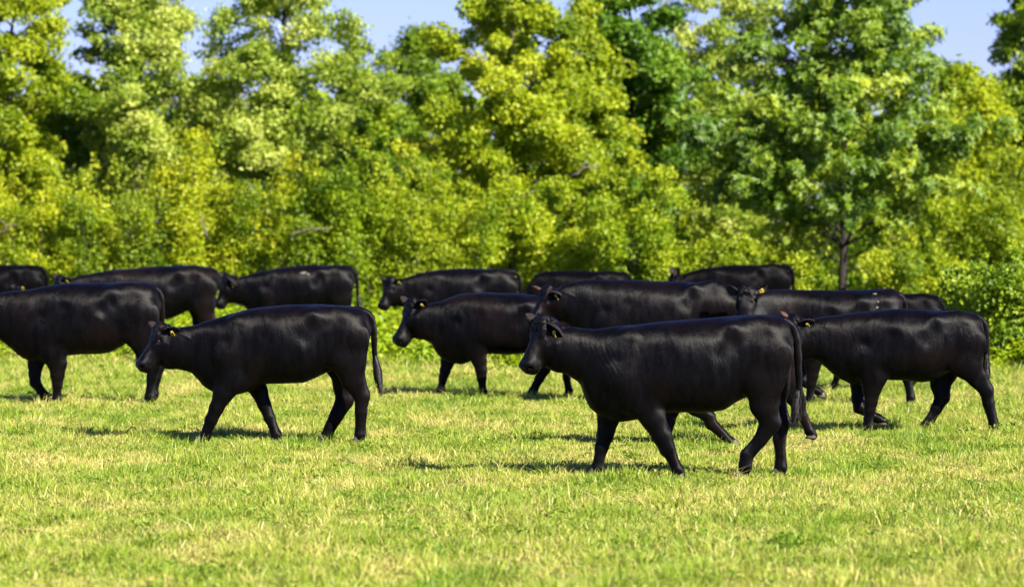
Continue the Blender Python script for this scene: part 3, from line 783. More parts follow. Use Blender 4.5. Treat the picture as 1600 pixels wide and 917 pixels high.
#%%VEG%%
# ------------------------------------------------------------------ ground
def vnoise(x, y, s, seed=0):
    r = np.random.default_rng(seed)
    out = np.zeros_like(x, dtype=float)
    for k in range(7):
        a, b, c, f = r.uniform(-1, 1), r.uniform(-1, 1), r.uniform(0, 6.28), r.uniform(.5, 1.8)
        n_ = math.hypot(a, b)
        out += np.sin((a * x + b * y) / n_ * f / s * 2 * math.pi + c + 1.3 * np.sin((b * x - a * y) / n_ * f / s * 3.1 + c * 2))
    return out / 7
def ground_z(x, y):
    x = np.asarray(x, float); y = np.asarray(y, float)
    fade = np.clip((150 - y) / 30, 0, 1) * np.clip((60 - np.abs(x)) / 20, 0, 1)
    return (vnoise(x, y, 7.0, 3) * .022 + vnoise(x, y, 1.7, 4) * .016) * fade - .012
gx = np.concatenate([[-3000, -900, -300, -120, -60], np.linspace(-34, 34, 171), [60, 120, 300, 900, 3000]])
gy = np.concatenate([[-3000, -500, -60, 0], np.linspace(10, 130, 300), [160, 240, 500, 1200, 4500]])
GX, GY = np.meshgrid(gx, gy, indexing='ij')
gv = np.stack([GX, GY, ground_z(GX, GY)], -1).reshape(-1, 3)
ii = np.arange(len(gx) * len(gy)).reshape(len(gx), len(gy))
gq = np.stack([ii[:-1, :-1], ii[1:, :-1], ii[1:, 1:], ii[:-1, 1:]], -1).reshape(-1, 4)
m, n, l, out = new_mat('pasture soil and thatch')
p = n.new('ShaderNodeBsdfPrincipled'); geo = n.new('ShaderNodeNewGeometry')
a_ = noise(n, l, geo.outputs['Position'], 1.3, 5, .6); b_ = noise(n, l, geo.outputs['Position'], 24, 4, .7)
r1 = ramp(n, [(.3, (.060, .085, .014)), (.5, (.11, .125, .022)), (.7, (.17, .14, .045))]); l.new(a_.outputs[0], r1.inputs[0])
l.new(mixc(n, l, b_.outputs[0], r1.outputs[0], (.07, .055, .025), 'MIX'), p.inputs['Base Color'])
p.inputs['Roughness'].default_value = .95; p.inputs['Specular IOR Level'].default_value = .1
bb = n.new('ShaderNodeBump'); bb.inputs['Distance'].default_value = .03; l.new(b_.outputs[0], bb.inputs['Height']); l.new(bb.outputs[0], p.inputs['Normal'])
l.new(p.outputs[0], out.inputs[0])
gobj = link('ground', mesh_from('ground', gv, quads=gq, smooth=True), m)
gobj['kind'] = 'structure'; gobj['label'] = 'flat pasture ground under the herd and the trees'

# ------------------------------------------------------------------ scattering by geometry nodes
def scatter(name, pts, rotz, tilt, scale, kind, sources, label):
    coll = bpy.data.collections.new(name + '_sources')
    for o in sources: coll.objects.link(o)
    me = bpy.data.meshes.new(name); me.vertices.add(len(pts)); me.vertices.foreach_set('co', np.asarray(pts, np.float32).ravel())
    a = me.attributes.new('rot', 'FLOAT_VECTOR', 'POINT'); a.data.foreach_set('vector', np.stack([tilt[:, 0], tilt[:, 1], rotz], 1).astype(np.float32).ravel())
    point_attr(me, 'size', scale)
    a = me.attributes.new('pick', 'INT', 'POINT'); a.data.foreach_set('value', np.asarray(kind, np.int32))
    o = link(name, me)
    o['kind'] = 'stuff'; o['label'] = label
    ng = bpy.data.node_groups.new(name, 'GeometryNodeTree')
    ng.interface.new_socket('Geometry', in_out='INPUT', socket_type='NodeSocketGeometry')
    ng.interface.new_socket('Geometry', in_out='OUTPUT', socket_type='NodeSocketGeometry')
    N, L = ng.nodes, ng.links
    gi, go = N.new('NodeGroupInput'), N.new('NodeGroupOutput')
    ip = N.new('GeometryNodeInstanceOnPoints'); ci = N.new('GeometryNodeCollectionInfo')
    ci.inputs['Collection'].default_value = coll
    ci.inputs['Separate Children'].default_value = True; ci.inputs['Reset Children'].default_value = True
    L.new(gi.outputs[0], ip.inputs['Points']); L.new(ci.outputs[0], ip.inputs['Instance'])
    ip.inputs['Pick Instance'].default_value = True
    def att(nm, ty):
        q = N.new('GeometryNodeInputNamedAttribute'); q.data_type = ty; q.inputs['Name'].default_value = nm; return q.outputs[0]
    L.new(att('pick', 'INT'), ip.inputs['Instance Index'])
    e2r = N.new('FunctionNodeEulerToRotation'); L.new(att('rot', 'FLOAT_VECTOR'), e2r.inputs[0]); L.new(e2r.outputs[0], ip.inputs['Rotation'])
    L.new(att('size', 'FLOAT'), ip.inputs['Scale'])
    L.new(ip.outputs[0], go.inputs[0])
    md = o.modifiers.new('scatter', 'NODES'); md.node_group = ng
    return o

def grass_material():
    m, n, l, out = new_mat('pasture grass')
    at = n.new('ShaderNodeAttribute'); at.attribute_name = 'tint'
    oi = n.new('ShaderNodeObjectInfo')
    geo = n.new('ShaderNodeNewGeometry')
    mp = n.new('ShaderNodeMapping'); mp.inputs['Scale'].default_value = (1.0, .45, 1.0); l.new(geo.outputs['Position'], mp.inputs[0])
    big = noise(n, l, mp.outputs[0], .85, 6, .66)
    s1 = n.new('ShaderNodeMath'); s1.operation = 'MULTIPLY_ADD'; s1.inputs[1].default_value = .13; l.new(oi.outputs['Random'], s1.inputs[0]); l.new(big.outputs[0], s1.inputs[2])
    s2 = n.new('ShaderNodeMath'); s2.operation = 'MULTIPLY_ADD'; s2.inputs[1].default_value = .24; l.new(at.outputs['Fac'], s2.inputs[0]); l.new(s1.outputs[0], s2.inputs[2])
    r = ramp(n, [(.38, (.070, .165, .012)), (.52, (.185, .295, .020)), (.71, (.33, .39, .045)), (.90, (.60, .50, .17))])
    l.new(s2.outputs[0], r.inputs[0])
    p = n.new('ShaderNodeBsdfPrincipled'); l.new(r.outputs[0], p.inputs['Base Color'])
    p.inputs['Roughness'].default_value = .42; p.inputs['Specular IOR Level'].default_value = .35
    tr = n.new('ShaderNodeBsdfTranslucent'); l.new(r.outputs[0], tr.inputs[0])
    mx = n.new('ShaderNodeMixShader'); mx.inputs[0].default_value = .35
    l.new(p.outputs[0], mx.inputs[1]); l.new(tr.outputs[0], mx.inputs[2]); l.new(mx.outputs[0], out.inputs[0])
    return m
M_GRASS = grass_material()

def blades(nb, rad, hmin, hmax, wid, lean, r, dead=0.12, name='tuft'):
    V = np.zeros((nb, 5, 3)); tint = np.zeros((nb, 5))
    th = r.uniform(0, 6.283, nb); rr = rad * np.sqrt(r.random(nb))
    bx, by = rr * np.cos(th), rr * np.sin(th)
    h = r.uniform(hmin, hmax, nb) * (1 - .35 * (rr / rad) ** 2)
    ang = th + r.normal(0, 1.0, nb); ln = np.abs(r.normal(lean, lean * .5, nb)) * h
    dx, dy = np.cos(ang), np.sin(ang)
    wa = r.uniform(0, 6.283, nb)
    wx, wy = np.cos(wa) * wid * .5, np.sin(wa) * wid * .5
    w1 = r.uniform(.7, 1.3, nb)
    for k, (t, f) in enumerate(((0, 1), (.5, .85), (1, 0))):
        cx = bx + dx * ln * t ** 1.8; cy_ = by + dy * ln * t ** 1.8; cz = h * (t - .22 * (ln / h) * t * t) - .01 * (t == 0)
        if k < 2:
            V[:, k * 2] = np.stack([cx + wx * f * w1, cy_ + wy * f * w1, cz], 1); V[:, k * 2 + 1] = np.stack([cx - wx * f * w1, cy_ - wy * f * w1, cz], 1)
        else:
            V[:, 4] = np.stack([cx, cy_, cz], 1)
    tn = r.random(nb) * .75; tn[r.random(nb) < dead] = 1.35
    tint[:] = tn[:, None]
    o = (np.arange(nb) * 5)[:, None]
    T = np.concatenate([o + [0, 1, 3], o + [0, 3, 2], o + [2, 3, 4]])
    me = mesh_from(name, V.reshape(-1, 3), tris=T)
    point_attr(me, 'tint', tint.ravel()); me.materials.append(M_GRASS)
    return bpy.data.objects.new(name, me)
src = []
for k in range(6): src.append(blades(44, .13, .022, .066, .0068, .85, rng, .12))
for k in range(3): src.append(blades(40, .10, .05, .125, .0068, .75, rng, .10))
for k in range(2): src.append(blades(34, .10, .035, .10, .0055, 1.2, rng, .75))
for k in range(2): src.append(blades(60, .17, .012, .035, .007, 1.3, rng, .35))
def leaf_cards(C, D, Nn, ln, wd, fold=.25):
    """kite leaves: centre, direction, normal, length, width -> verts (n,4,3)"""
    S_ = np.cross(Nn, D); S_ /= np.maximum(np.linalg.norm(S_, axis=1), 1e-6)[:, None]
    ln = np.asarray(ln)[:, None]; wd = np.asarray(wd)[:, None]
    return np.stack([C - D * ln * .5, C + S_ * wd * .5 + Nn * wd * fold - D * ln * .05, C + D * ln * .5 - Nn * ln * .12, C - S_ * wd * .5 + Nn * wd * fold - D * ln * .05], 1)
def leaves_mesh(name, V, tint):
    nq = len(V); o = (np.arange(nq) * 4)[:, None]
    me = mesh_from(name, V.reshape(-1, 3), tris=np.concatenate([o + [0, 1, 2], o + [0, 2, 3]]))
    point_attr(me, 'tint', np.repeat(tint, 4))
    return me
def unit(v): return v / np.maximum(np.linalg.norm(v, axis=-1, keepdims=True), 1e-6)
M_WEED = leaf_material('broad weed leaves', (.06, .13, .010), (.15, .26, .018), (.28, .36, .035), .35)
def weed(nl, rad, h, ls, r, name='weed'):
    th = r.uniform(0, 6.28, nl); rr = rad * np.sqrt(r.random(nl)); z = h * r.random(nl) ** .6 * (1 - .5 * (rr / rad) ** 2) + .02
    C = np.stack([rr * np.cos(th), rr * np.sin(th), z], 1)
    D = unit(np.stack([np.cos(th), np.sin(th), r.normal(.1, .4, nl)], 1) + r.normal(0, .5, (nl, 3)))
    N0 = unit(np.stack([r.normal(0, .5, nl), r.normal(0, .5, nl) - .2, np.full(nl, .9)], 1)); N0 = unit(N0 - D * (N0 * D).sum(1, keepdims=True))
    me = leaves_mesh(name, leaf_cards(C, D, N0, ls * r.uniform(.6, 1.3, nl), ls * .62 * r.uniform(.7, 1.2, nl)), r.random(nl))
    me.materials.append(M_WEED)
    return bpy.data.objects.new(name, me)
for k in range(2): src.append(weed(26, .10, .045, .030, rng, 'tuft'))
src.append(blades(9, .05, .12, .24, .0055, .55, rng, .55)); src.append(weed(50, .12, .09, .035, rng, 'tuft'))
# points: more tufts near, fewer far; clumpy
def field_points(d0, d1, dens, r, half=.17):
    P = []
    for a in np.arange(d0, d1, 1.0):
        w_ = half * (a + 1) + 1.2
        k = int(dens(a) * 2 * w_)
        P.append(np.stack([r.uniform(-w_, w_, k), r.uniform(a, a + 1, k)], 1))
    return np.concatenate(P)
P = field_points(19, 62, lambda a: 95 - 45 * (a - 19) / 43, rng)
dn = vnoise(P[:, 0], P[:, 1] * .6, 1.3, 9) * 1.35 + rng.normal(0, .12, len(P)); dn2 = vnoise(P[:, 0], P[:, 1], 4.5, 10)
pick = rng.integers(0, 6, len(P))
u_ = rng.random(len(P))
pick = np.where((dn > .28) & (u_ < .6), rng.integers(6, 9, len(P)), pick)
pick = np.where((dn2 > .22) & (u_ > .62), rng.integers(9, 11, len(P)), pick)
pick = np.where((dn < -.30) & (u_ < .7), rng.integers(11, 13, len(P)), pick)
pick = np.where((u_ > .975), rng.integers(13, 15, len(P)), pick)
u2 = rng.random(len(P)); pick = np.where(u2 > .984, 15, pick); pick = np.where(u2 < .0007, 16, pick)
sc = rng.uniform(.75, 1.25, len(P)) * (1 + .35 * np.clip(dn, -.6, .8)) * np.interp(P[:, 1], [19, 35, 52, 57, 62], [1.12, .98, 1.1, 2.0, 2.3])
Z_ = ground_z(P[:, 0], P[:, 1])
scatter('grass', np.stack([P[:, 0], P[:, 1], Z_], 1), rng.uniform(0, 6.28, len(P)), rng.normal(0, .10, (len(P), 2)), sc, pick, src,
        'short yellow green pasture grass with straw coloured patches')
# leafy ground cover where the pasture ends
M_COVER = leaf_material('bramble leaves', (0.081, 0.179, 0.007), (0.261, 0.379, 0.010), (0.503, 0.539, 0.026), .50)
def herb(r, h, nl, ls, name='herb'):
    V, Tn = [], []
    ns = 7
    for k in range(ns):
        az = r.uniform(0, 6.28); ln = h * r.uniform(.6, 1.15); spread = r.uniform(.2, .8) * h
        m_ = nl // ns
        t = r.uniform(.15, 1, m_)
        C = np.stack([np.cos(az) * spread * t ** 1.4, np.sin(az) * spread * t ** 1.4, ln * t * (1 - .25 * t)], 1) + r.normal(0, .05, (m_, 3))
        D = unit(r.normal(0, 1, (m_, 3)) * [1, 1, .5]); N0 = unit(r.normal(0, .55, (m_, 3)) + [.1, -.35, .8]); N0 = unit(N0 - D * (N0 * D).sum(1, keepdims=True))
        V.append(leaf_cards(C, D, N0, ls * r.uniform(.6, 1.3, m_), ls * .7 * r.uniform(.7, 1.2, m_))); Tn.append(r.random(m_) * .7 + r.random() * .4)
    me = leaves_mesh(name, np.concatenate(V), np.concatenate(Tn)); me.materials.append(M_COVER)
    return bpy.data.objects.new(name, me)
hs_ = [herb(rng, .30, 90, .085) for k in range(3)] + [herb(rng, .5, 130, .10) for k in range(3)] + [herb(rng, .75, 170, .11) for k in range(2)]
P = field_points(53, 79, lambda a: 6.2, rng, .16)
edge = 55.5 + 1.6 * vnoise(P[:, 0], P[:, 1] * 0, 6, 21) + np.interp(P[:, 0], [-8, -2, 5, 8], [3.0, .4, .2, -.8])
keep = P[:, 1] > edge + rng.exponential(.5, len(P))
P = P[keep]; edge = edge[keep]
u_ = rng.random(len(P)); far_ = P[:, 1] - edge
pick = np.where((u_ < .35) | (far_ < .8), rng.integers(0, 3, len(P)), np.where((u_ < .9) | (P[:, 1] < 70), rng.integers(3, 6, len(P)), rng.integers(6, 8, len(P))))
scatter('undergrowth', np.stack([P[:, 0], P[:, 1], ground_z(P[:, 0], P[:, 1])], 1), rng.uniform(0, 6.28, len(P)), rng.normal(0, .1, (len(P), 2)), rng.uniform(.7, 1.25, len(P)), pick, hs_,
        'bright green leafy undergrowth where the pasture meets the trees')

# ------------------------------------------------------------------ trees and shrubs
def bark(name, c, c2):
    m, n, l, out = new_mat(name)
    p = n.new('ShaderNodeBsdfPrincipled'); tc = n.new('ShaderNodeTexCoord')
    mp = n.new('ShaderNodeMapping'); mp.inputs['Scale'].default_value = (18, 18, 4); l.new(tc.outputs['Object'], mp.inputs[0])
    t = noise(n, l, mp.outputs[0], 1.5, 5, .65)
    r = ramp(n, [(.35, c), (.65, c2)]); l.new(t.outputs[0], r.inputs[0]); l.new(r.outputs[0], p.inputs['Base Color'])
    p.inputs['Roughness'].default_value = .85
    b = n.new('ShaderNodeBump'); b.inputs['Distance'].default_value = .03; l.new(t.outputs[0], b.inputs['Height']); l.new(b.outputs[0], p.inputs['Normal'])
    l.new(p.outputs[0], out.inputs[0]); return m
BK1 = bark('dark bark', (.010, .008, .006), (.028, .021, .016)); BK2 = bark('pale bark', (.13, .10, .085), (.26, .21, .18))
L_YEL = leaf_material('yellow green leaves', (0.111, 0.190, 0.008), (0.302, 0.379, 0.010), (0.503, 0.539, 0.031), .50)
L_PALE = leaf_material('pale leaves', (0.120, 0.210, 0.018), (0.322, 0.409, 0.041), (0.563, 0.599, 0.155), .46)
L_MID = leaf_material('mid green leaves', (0.071, 0.149, 0.008), (0.201, 0.309, 0.013), (0.383, 0.460, 0.026), .46)
L_DARK = leaf_material('dark green leaves', (0.046, 0.120, 0.010), (0.120, 0.240, 0.013), (0.282, 0.379, 0.026), .44)
L_OLIVE = leaf_material('olive leaves with rusty tips', (.11, .19, .006), (.32, .39, .008), (.56, .54, .020), .50)
L_BUSH = leaf_material('bright bush leaves', (0.111, 0.200, 0.006), (0.282, 0.379, 0.009), (0.483, 0.530, 0.021), .50)
L_OAK = leaf_material('glossy oak leaves', (.052, .128, .008), (.175, .285, .010), (.46, .52, .038), .42, .6)

def limb_points(a, b, sag, r, n=5, wob=.05):
    a = np.array(a, float); b = np.array(b, float); L_ = np.linalg.norm(b - a)
    t = np.linspace(0, 1, n)[:, None]
    p_ = a + (b - a) * t; p_[:, 2] += (sag * L_ * 4 * t * (1 - t))[:, 0]
    p_[1:-1] += r.normal(0, wob * L_, (n - 2, 3))
    return p_
class Wood:
    def __init__(s): s.V, s.Q, s.T, s.n = [], [], [], 0
    def add(s, pts, r0, r1, k=6):
        rad = np.linspace(r0, r1, len(pts))
        V, Q, T = tube(pts, rad, k)
        s.V += V; s.Q += [[i + s.n for i in q] for q in Q]; s.T += [[i + s.n for i in q] for q in T]; s.n += len(V)
    def mesh(s, name): return mesh_from(name, np.array(s.V), quads=s.Q, tris=s.T, smooth=True)
def clump_leaves(cen, cs, ct, nl, ls, r, style):
    """leaves of all clumps at once; cs: clump radius; returns kite verts and tints"""
    m = len(cen); per = np.maximum(1, (nl * (cs / cs.mean()) ** 2 / m)).astype(int)
    idx = np.repeat(np.arange(m), per); N_ = len(idx)
    rad = cs[idx][:, None]
    dirs = unit(r.normal(0, 1, (N_, 3)))
    off = dirs * rad * (r.random((N_, 1)) ** .45) * [1, 1, .70] * np.where(r.random((N_, 1)) < .16, r.uniform(1.05, 1.6, (N_, 1)), 1.0)
    C = cen[idx] + off
    out_ = unit(off + 1e-4)
    if style == 'rosette':
        k = 6
        C = C[::k]; idx = idx[::k]; out_ = out_[::k]
        C = np.repeat(C, k, 0); idx = np.repeat(idx, k); ax = np.repeat(unit(out_ + [0.1, -.2, .5] + r.normal(0, .35, out_.shape)), k, 0)
        N_ = len(C)
        th = np.tile(np.arange(k) * 2 * math.pi / k, N_ // k) + r.normal(0, .25, N_)
        e1 = unit(np.cross(ax, np.array([.3, .2, 1.0]))); e2 = np.cross(ax, e1)
        D = unit(e1 * np.cos(th)[:, None] + e2 * np.sin(th)[:, None] + ax * r.uniform(.1, .6, (N_, 1)))
        Nn = unit(ax - D * (ax * D).sum(1, keepdims=True))
        ln = ls * r.uniform(.75, 1.25, N_); C = C + D * (ln * .5)[:, None]; wd = ln * .36
    else:
        D = unit(r.normal(0, 1, (N_, 3)) + [0, 0, -.35]); Nn = unit(out_ * .7 + [.15, -.3, .75] + r.normal(0, .55, (N_, 3)))
        Nn = unit(Nn - D * (Nn * D).sum(1, keepdims=True))
        ln = ls * r.uniform(.6, 1.35, N_); wd = ln * r.uniform(.5, .8, N_)
    tn = np.clip(ct[idx] + r.normal(0, .20, N_), 0, 1.1)
    return leaf_cards(C, D, Nn, ln, wd), tn
def profile_fn(kind):
    K = {'round': ([0, .15, .45, .75, .92, 1], [.55, .85, 1.0, .78, .42, .12]),
         'cone': ([0, .12, .35, .65, .88, 1], [.75, 1.0, .85, .52, .22, .05]),
         'column': ([0, .2, .5, .8, 1], [.7, 1, .9, .75, .3]),
         'oak': ([0, .10, .28, .5, .7, .88, 1], [.62, .95, 1.0, .84, .60, .34, .10])}[kind]
    return lambda t: np.interp(t, *K)
def tree(name, label, px, d, top, bot, width, kind, mat, nl, ls, bk=BK1, tr=.11, seed=1, style='leaf', group='trees along the far edge of the pasture', lean=0.0, nlimb=30, clump=.42, cat='tree', gap=1.0, skew=0.0, fill=1.15):
    r = np.random.default_rng(seed)
    x0 = world_x(px, d); zt, zb = world_z(top, d), max(world_z(bot, d), .25); rad = width / 2 * d / FPX
    root = thing(name, label, cat, (x0, d, float(ground_z(x0, d))), group)
    pf = profile_fn(kind); W = Wood()
    tp = np.array([[lean * (z / zt) ** 1.5 * rad + r.normal(0, .03), r.normal(0, .03), z] for z in np.linspace(0, zt * .95, 9)]); tp[0, :2] = 0
    tp[0, 2] = -.1
    W.add(tp, tr, tr * .12, 10)
    cen, cs, ct = [], [], []
    for k in range(nlimb):
        t = ((k + .5) / nlimb) ** .9
        zc = zb + (zt - zb) * t
        az = k * 2.399 + r.normal(0, .3)
        R_ = rad * pf(t) * r.uniform(.60, 1.30) * (1 + skew * math.cos(az))
        zs = max(zc - R_ * r.uniform(.25, .65), zb * .75 + .05)
        sx = np.array([np.interp(zs, tp[:, 2], tp[:, j]) for j in (0, 1)])
        a = np.array([sx[0], sx[1], zs]); b = np.array([sx[0] + math.cos(az) * R_, sx[1] + math.sin(az) * R_, zc])
        lp = limb_points(a, b, .06, r, 5)
        W.add(lp, max(.012, tr * .36 * (1 - t * .6)), .008, 5)
        tone = r.random() * .75 + .05
        for j in range(int(3 + R_ * 3.0 / gap)):
            f = r.uniform(.35, 1.02)
            base = np.array([np.interp(f, np.linspace(0, 1, 5), lp[:, q]) for q in range(3)])
            o = unit(r.normal(0, 1, 3)) * r.uniform(.15, .5) * (0.35 + R_ * .28) * [1, 1, .8]
            c = base + o
            if f > .6 and r.random() < .6: W.add(np.array([base, (base + c) / 2 + [0, 0, .03], c]), .010, .004, 4)
            cen.append(c); cs.append(clump * r.uniform(.38, 1.12) * (.45 + .5 * pf(t))); ct.append(np.clip(tone + r.normal(0, .12), 0, 1))
    for k in range(int(fill * nlimb * 2.2)):
        t = r.random() ** .85; R_ = rad * pf(t) * (r.random() ** .55) * .98; az = r.uniform(0, 6.28)
        z = zb + (zt - zb) * t + r.normal(0, .12)
        c = np.array([lean * t ** 1.5 * rad + math.cos(az) * R_, math.sin(az) * R_, z])
        cen.append(c); cs.append(clump * r.uniform(.55, 1.1)); ct.append(r.random() * .7 + .1)
    nl = int(nl * (1 + .5 * fill))
    V, tn = clump_leaves(np.array(cen), np.array(cs), np.array(ct), nl, ls, r, style)
    tw = link('trunk', W.mesh('trunk'), bk, root)
    link('crown', leaves_mesh('crown', V, tn), mat, root)
    return root
def shrub(label, px, foot, top, width, mat, nl=7000, ls=.085, seed=1, clump=.30, dead=None, style='leaf'):
    d = depth_of(foot); r = np.random.default_rng(seed)
    x0 = world_x(px, d); h = world_z(top, d); rad = width / 2 * d / FPX
    root = thing('shrub', label, 'shrub', (x0, d, float(ground_z(x0, d))), 'shrubs in front of the trees')
    W = Wood(); cen, cs, ct = [], [], []
    ns = 10
    for k in range(ns):
        az = k * 2.399 + r.normal(0, .3); q = r.uniform(.15, 1) ** .6
        tip = np.array([math.cos(az) * rad * q, math.sin(az) * rad * q * .7, h * (1.02 - .42 * q * q) * r.uniform(.82, 1.08)])
        lp = limb_points((math.cos(az) * .12, math.sin(az) * .12, -.05), tip, .04, r, 6, .04)
        W.add(lp, .028, .006, 5)
        tone = r.random() * .8
        for j in range(int(7 + h * 5)):
            f = r.uniform(.06, 1.03)
            base = np.array([np.interp(f, np.linspace(0, 1, 6), lp[:, q2]) for q2 in range(3)])
            c = base + unit(r.normal(0, 1, 3)) * r.uniform(.1, .42) * (rad * .45 + .15) * [1, .8, .6]
            c[2] = max(c[2], .12)
            cen.append(c); cs.append(clump * r.uniform(.5, 1.25)); ct.append(np.clip(tone + r.normal(0, .15), 0, 1))
    # shoots rising above the outline
    for k in range(16):
        az = r.uniform(0, 6.28); q = r.uniform(0, .85)
        a = np.array([math.cos(az) * rad * q, math.sin(az) * rad * q * .6, h * (.92 - .35 * q * q)])
        b = a + [r.normal(0, .10), r.normal(0, .1), r.uniform(.15, .45)]
        W.add(np.array([a, (a + b) / 2, b]), .008, .003, 4)
        for j in range(4): cen.append(a + (b - a) * (j + 1) / 4); cs.append(.09); ct.append(r.random())
    V, tn = clump_leaves(np.array(cen), np.array(cs), np.array(ct), nl, ls, r, style)
    link('stems', W.mesh('stems'), BK1, root)
    link('crown', leaves_mesh('crown', V, tn), mat, root)
    if dead:
        Wd = Wood()
        for (x1, y1, x2, y2) in dead:
            s_ = FPX / d
            a = ((x1 - px) / s_, -rad * .75, world_z(y1, d)); b = ((x2 - px) / s_, -rad * .85 - .1, world_z(y2, d))
            lp = limb_points(a, b, .12, r, 6, .03); Wd.add(lp, .022, .008, 6)
            for j in (2, 3, 4):
                e = lp[j] + [r.normal(0, .12), r.normal(0, .08), r.uniform(-.25, .25)]
                Wd.add(np.array([lp[j], (lp[j] + e) / 2 + .02, e]), .009, .004, 5)
        link('dead_branch', Wd.mesh('dead_branch'), BK2, root)
    return root

# the lone tree with a bare trunk, in front of the others
lone = tree('broadleaf_tree', 'broad glossy leaved tree with a bare dark trunk standing behind the cows at right', 1317, 76, -95, 345, 450, 'oak', L_OAK, 56000, .112, BK1, .10, 5, 'rosette', nlimb=46, clump=.42, gap=.9, fill=1.6)
Wb = Wood(); rb = np.random.default_rng(4)
for (z0, az, L_, dz_) in ((1.35, 3.0, 1.15, .10), (1.55, 2.7, .8, .35), (1.45, .2, .7, .15), (1.2, 5.3, .6, .05), (1.62, 4.4, .9, .3)):
    e_ = np.array([math.cos(az) * L_, math.sin(az) * L_ * .6, z0 + dz_])
    lp = limb_points((0, 0, z0), e_, .05, rb, 6, .05); Wb.add(lp, .022, .005, 6)
    for j in (2, 3, 4, 5):
        for q in range(2):
            e2 = lp[j] + rb.normal(0, .16, 3); Wb.add(np.array([lp[j], (lp[j] + e2) / 2 + .02, e2]), .007, .003, 4)
link('bare_branches', Wb.mesh('bare_branches'), BK1, lone)
T = [
 ('yellow green tree filling the top left corner, one leafy bough reaching over the sky', 0, 82, -90, 380, 230, 'column', L_YEL, 15000, .10, BK1, .12, 21, .25),
 ('pale leaved slender tree with a thin pinkish stem running up to the top edge', 212, 84, -150, 330, 235, 'oak', L_PALE, 17000, .10, BK2, .075, 22, .0),
 ('steeple shaped tree with whitish green leaves against the sky, right of the slender stemmed one', 445, 84, -165, 340, 300, 'oak', L_PALE, 16000, .10, BK1, .11, 23, .0),
 ('low topped green tree under the widest patch of open sky', 650, 92, 55, 340, 190, 'round', L_MID, 10000, .10, BK1, .10, 24, .0),
 ('large sunlit yellow tree in the middle with twigs showing near its top', 800, 80, -75, 390, 290, 'round', L_YEL, 24000, .105, BK2, .13, 25, .0),
 ('dense dark green tree behind the sunlit yellow one, a black gap in its crown', 985, 84, -90, 330, 210, 'round', L_DARK, 18000, .115, BK1, .14, 26, .0),
 ('feathery pale tree just left of the bare trunked one, blue sky through its top', 1130, 86, -80, 390, 215, 'column', L_PALE, 14000, .095, BK1, .09, 27, .0),
 ('tree cut off by the right edge, dark leaves seen against blue sky', 1612, 90, -60, 300, 150, 'column', L_MID, 9000, .12, BK1, .12, 28, .0),
 ('small tree behind the right shoulder of the bare trunked one, top just under the sky', 1500, 84, 105, 380, 180, 'round', L_YEL, 11000, .10, BK1, .09, 29, .0),
 ('shadowy rounded tree between the steeple shaped one and the low topped one', 560, 87, 120, 400, 190, 'round', L_MID, 12000, .10, BK1, .10, 30, .0),
 ('shadowy tree between the top left corner tree and the slender stemmed one', 95, 86, 130, 400, 200, 'round', L_MID, 12000, .10, BK1, .10, 31, .0),
 ('mid green tree filling the dip between the slender stemmed and the steeple shaped ones', 325, 89, 130, 400, 180, 'round', L_MID, 10000, .10, BK1, .10, 32, .0),
 ('sunlit tree joining the large yellow one on its right side', 905, 83, 20, 390, 170, 'round', L_YEL, 12000, .10, BK1, .09, 33, .0),
]
for (lb, px, d, top, bot, wdt, kd, mt, nl, ls, bk, tr, sd, ln) in T:
    tree('broadleaf_tree', lb, px, d, top, bot, wdt, kd, mt, int(nl * 1.6), ls * 1.0, bk, tr, sd, lean=ln, nlimb=44 if sd in (22, 23) else 30, fill=1.5 if sd in (22, 23) else 1.0)
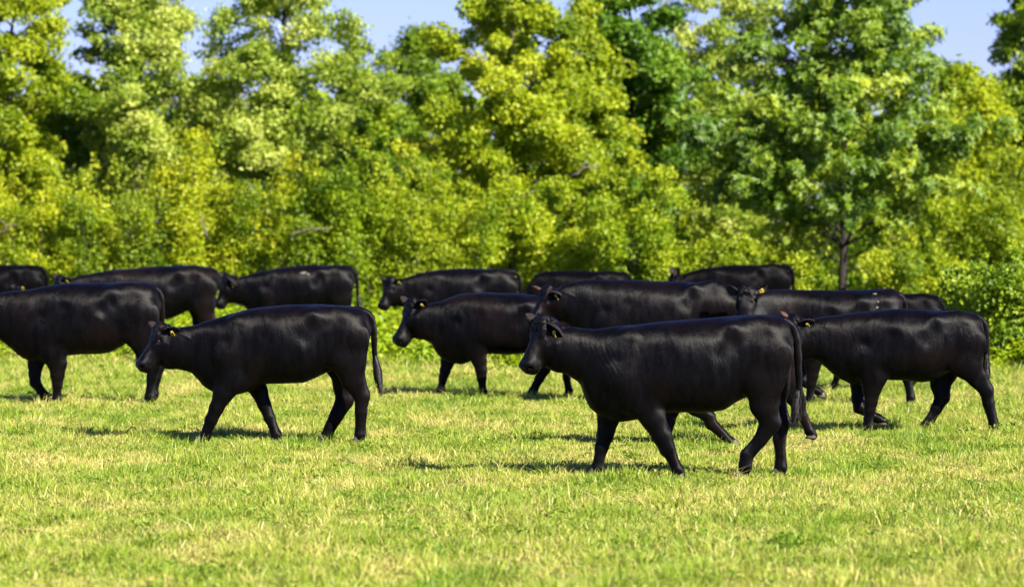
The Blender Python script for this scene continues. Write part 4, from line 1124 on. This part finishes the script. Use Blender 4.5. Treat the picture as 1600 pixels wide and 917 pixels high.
SH = [
 ('olive bush under the top left corner tree, at the left edge', 25, 520, 265, 230, L_OLIVE, [(5, 372, 40, 350)]),
 ('yellow green bush below the thin pinkish stem', 170, 522, 250, 210, L_YEL, None),
 ('tall bright yellow bush in front of the steeple shaped tree, left side', 315, 518, 215, 210, L_OLIVE, [(330, 370, 322, 335)]),
 ('bush with a bare arched pale branch sticking out of it', 455, 522, 245, 190, L_OLIVE, [(455, 372, 520, 356)]),
 ('dark hollowed bush right of the arched bare branch', 545, 516, 205, 180, L_BUSH, None),
 ('bright bush above the heads of the two two-eared cows', 645, 523, 265, 190, L_YEL, None),
 ('mid green bush below the large yellow tree', 765, 520, 290, 200, L_BUSH, None),
 ('bush with crooked grey twigs on the right below the large yellow tree', 880, 517, 285, 190, L_BUSH, [(890, 275, 935, 262)]),
 ('leafy bush under the black gap of the dark tree', 1000, 520, 260, 190, L_BUSH, None),
 ('low yellow bush left of the black cow farthest back', 1085, 526, 335, 170, L_YEL, None),
 ('low bright bush seen under the branches left of the bare trunk', 1208, 522, 378, 165, L_YEL, None),
 ('low bright bush seen right of the bare trunk', 1422, 522, 372, 165, L_YEL, None),
 ('rounded bush below the small tree at right', 1490, 520, 320, 190, L_BUSH, None),
 ('yellow bush against the right edge, above the darkest bush', 1590, 520, 230, 200, L_YEL, None),
 ('dark green bush with broad leaves behind the rump of the far right cow', 1520, 572, 425, 120, L_MID, None),
 ('darkest bush at the right edge with lighter leaves low down', 1592, 577, 405, 130, L_MID, None),
]
for k, (lb, px, ft, top, wdt, mt, dead) in enumerate(SH):
    shrub(lb, px, (521 if 900 < px < 1230 or px == 1422 else min(ft, 515)) if ft < 550 else ft, top, wdt, mt, 17500, .072, 50 + k, dead=dead)
# the wood going on behind: one mass
r = np.random.default_rng(77)
cx_ = r.uniform(-24, 24, 900); cy_ = r.uniform(96, 112, 900); cz_ = r.random(900) ** .9 * (5.4 + vnoise(cx_, cy_ * 0, 6, 5) * 1.0)
V, tn = clump_leaves(np.stack([cx_, cy_, cz_], 1), r.uniform(.6, 1.2, 900), r.random(900) * .8, 80000, .26, r, 'leaf')
wo_ = link('woodland', leaves_mesh('woodland', V, tn), L_MID)
wo_['kind'] = 'stuff'; wo_['label'] = 'dim green woodland filling the gaps behind the front trees'
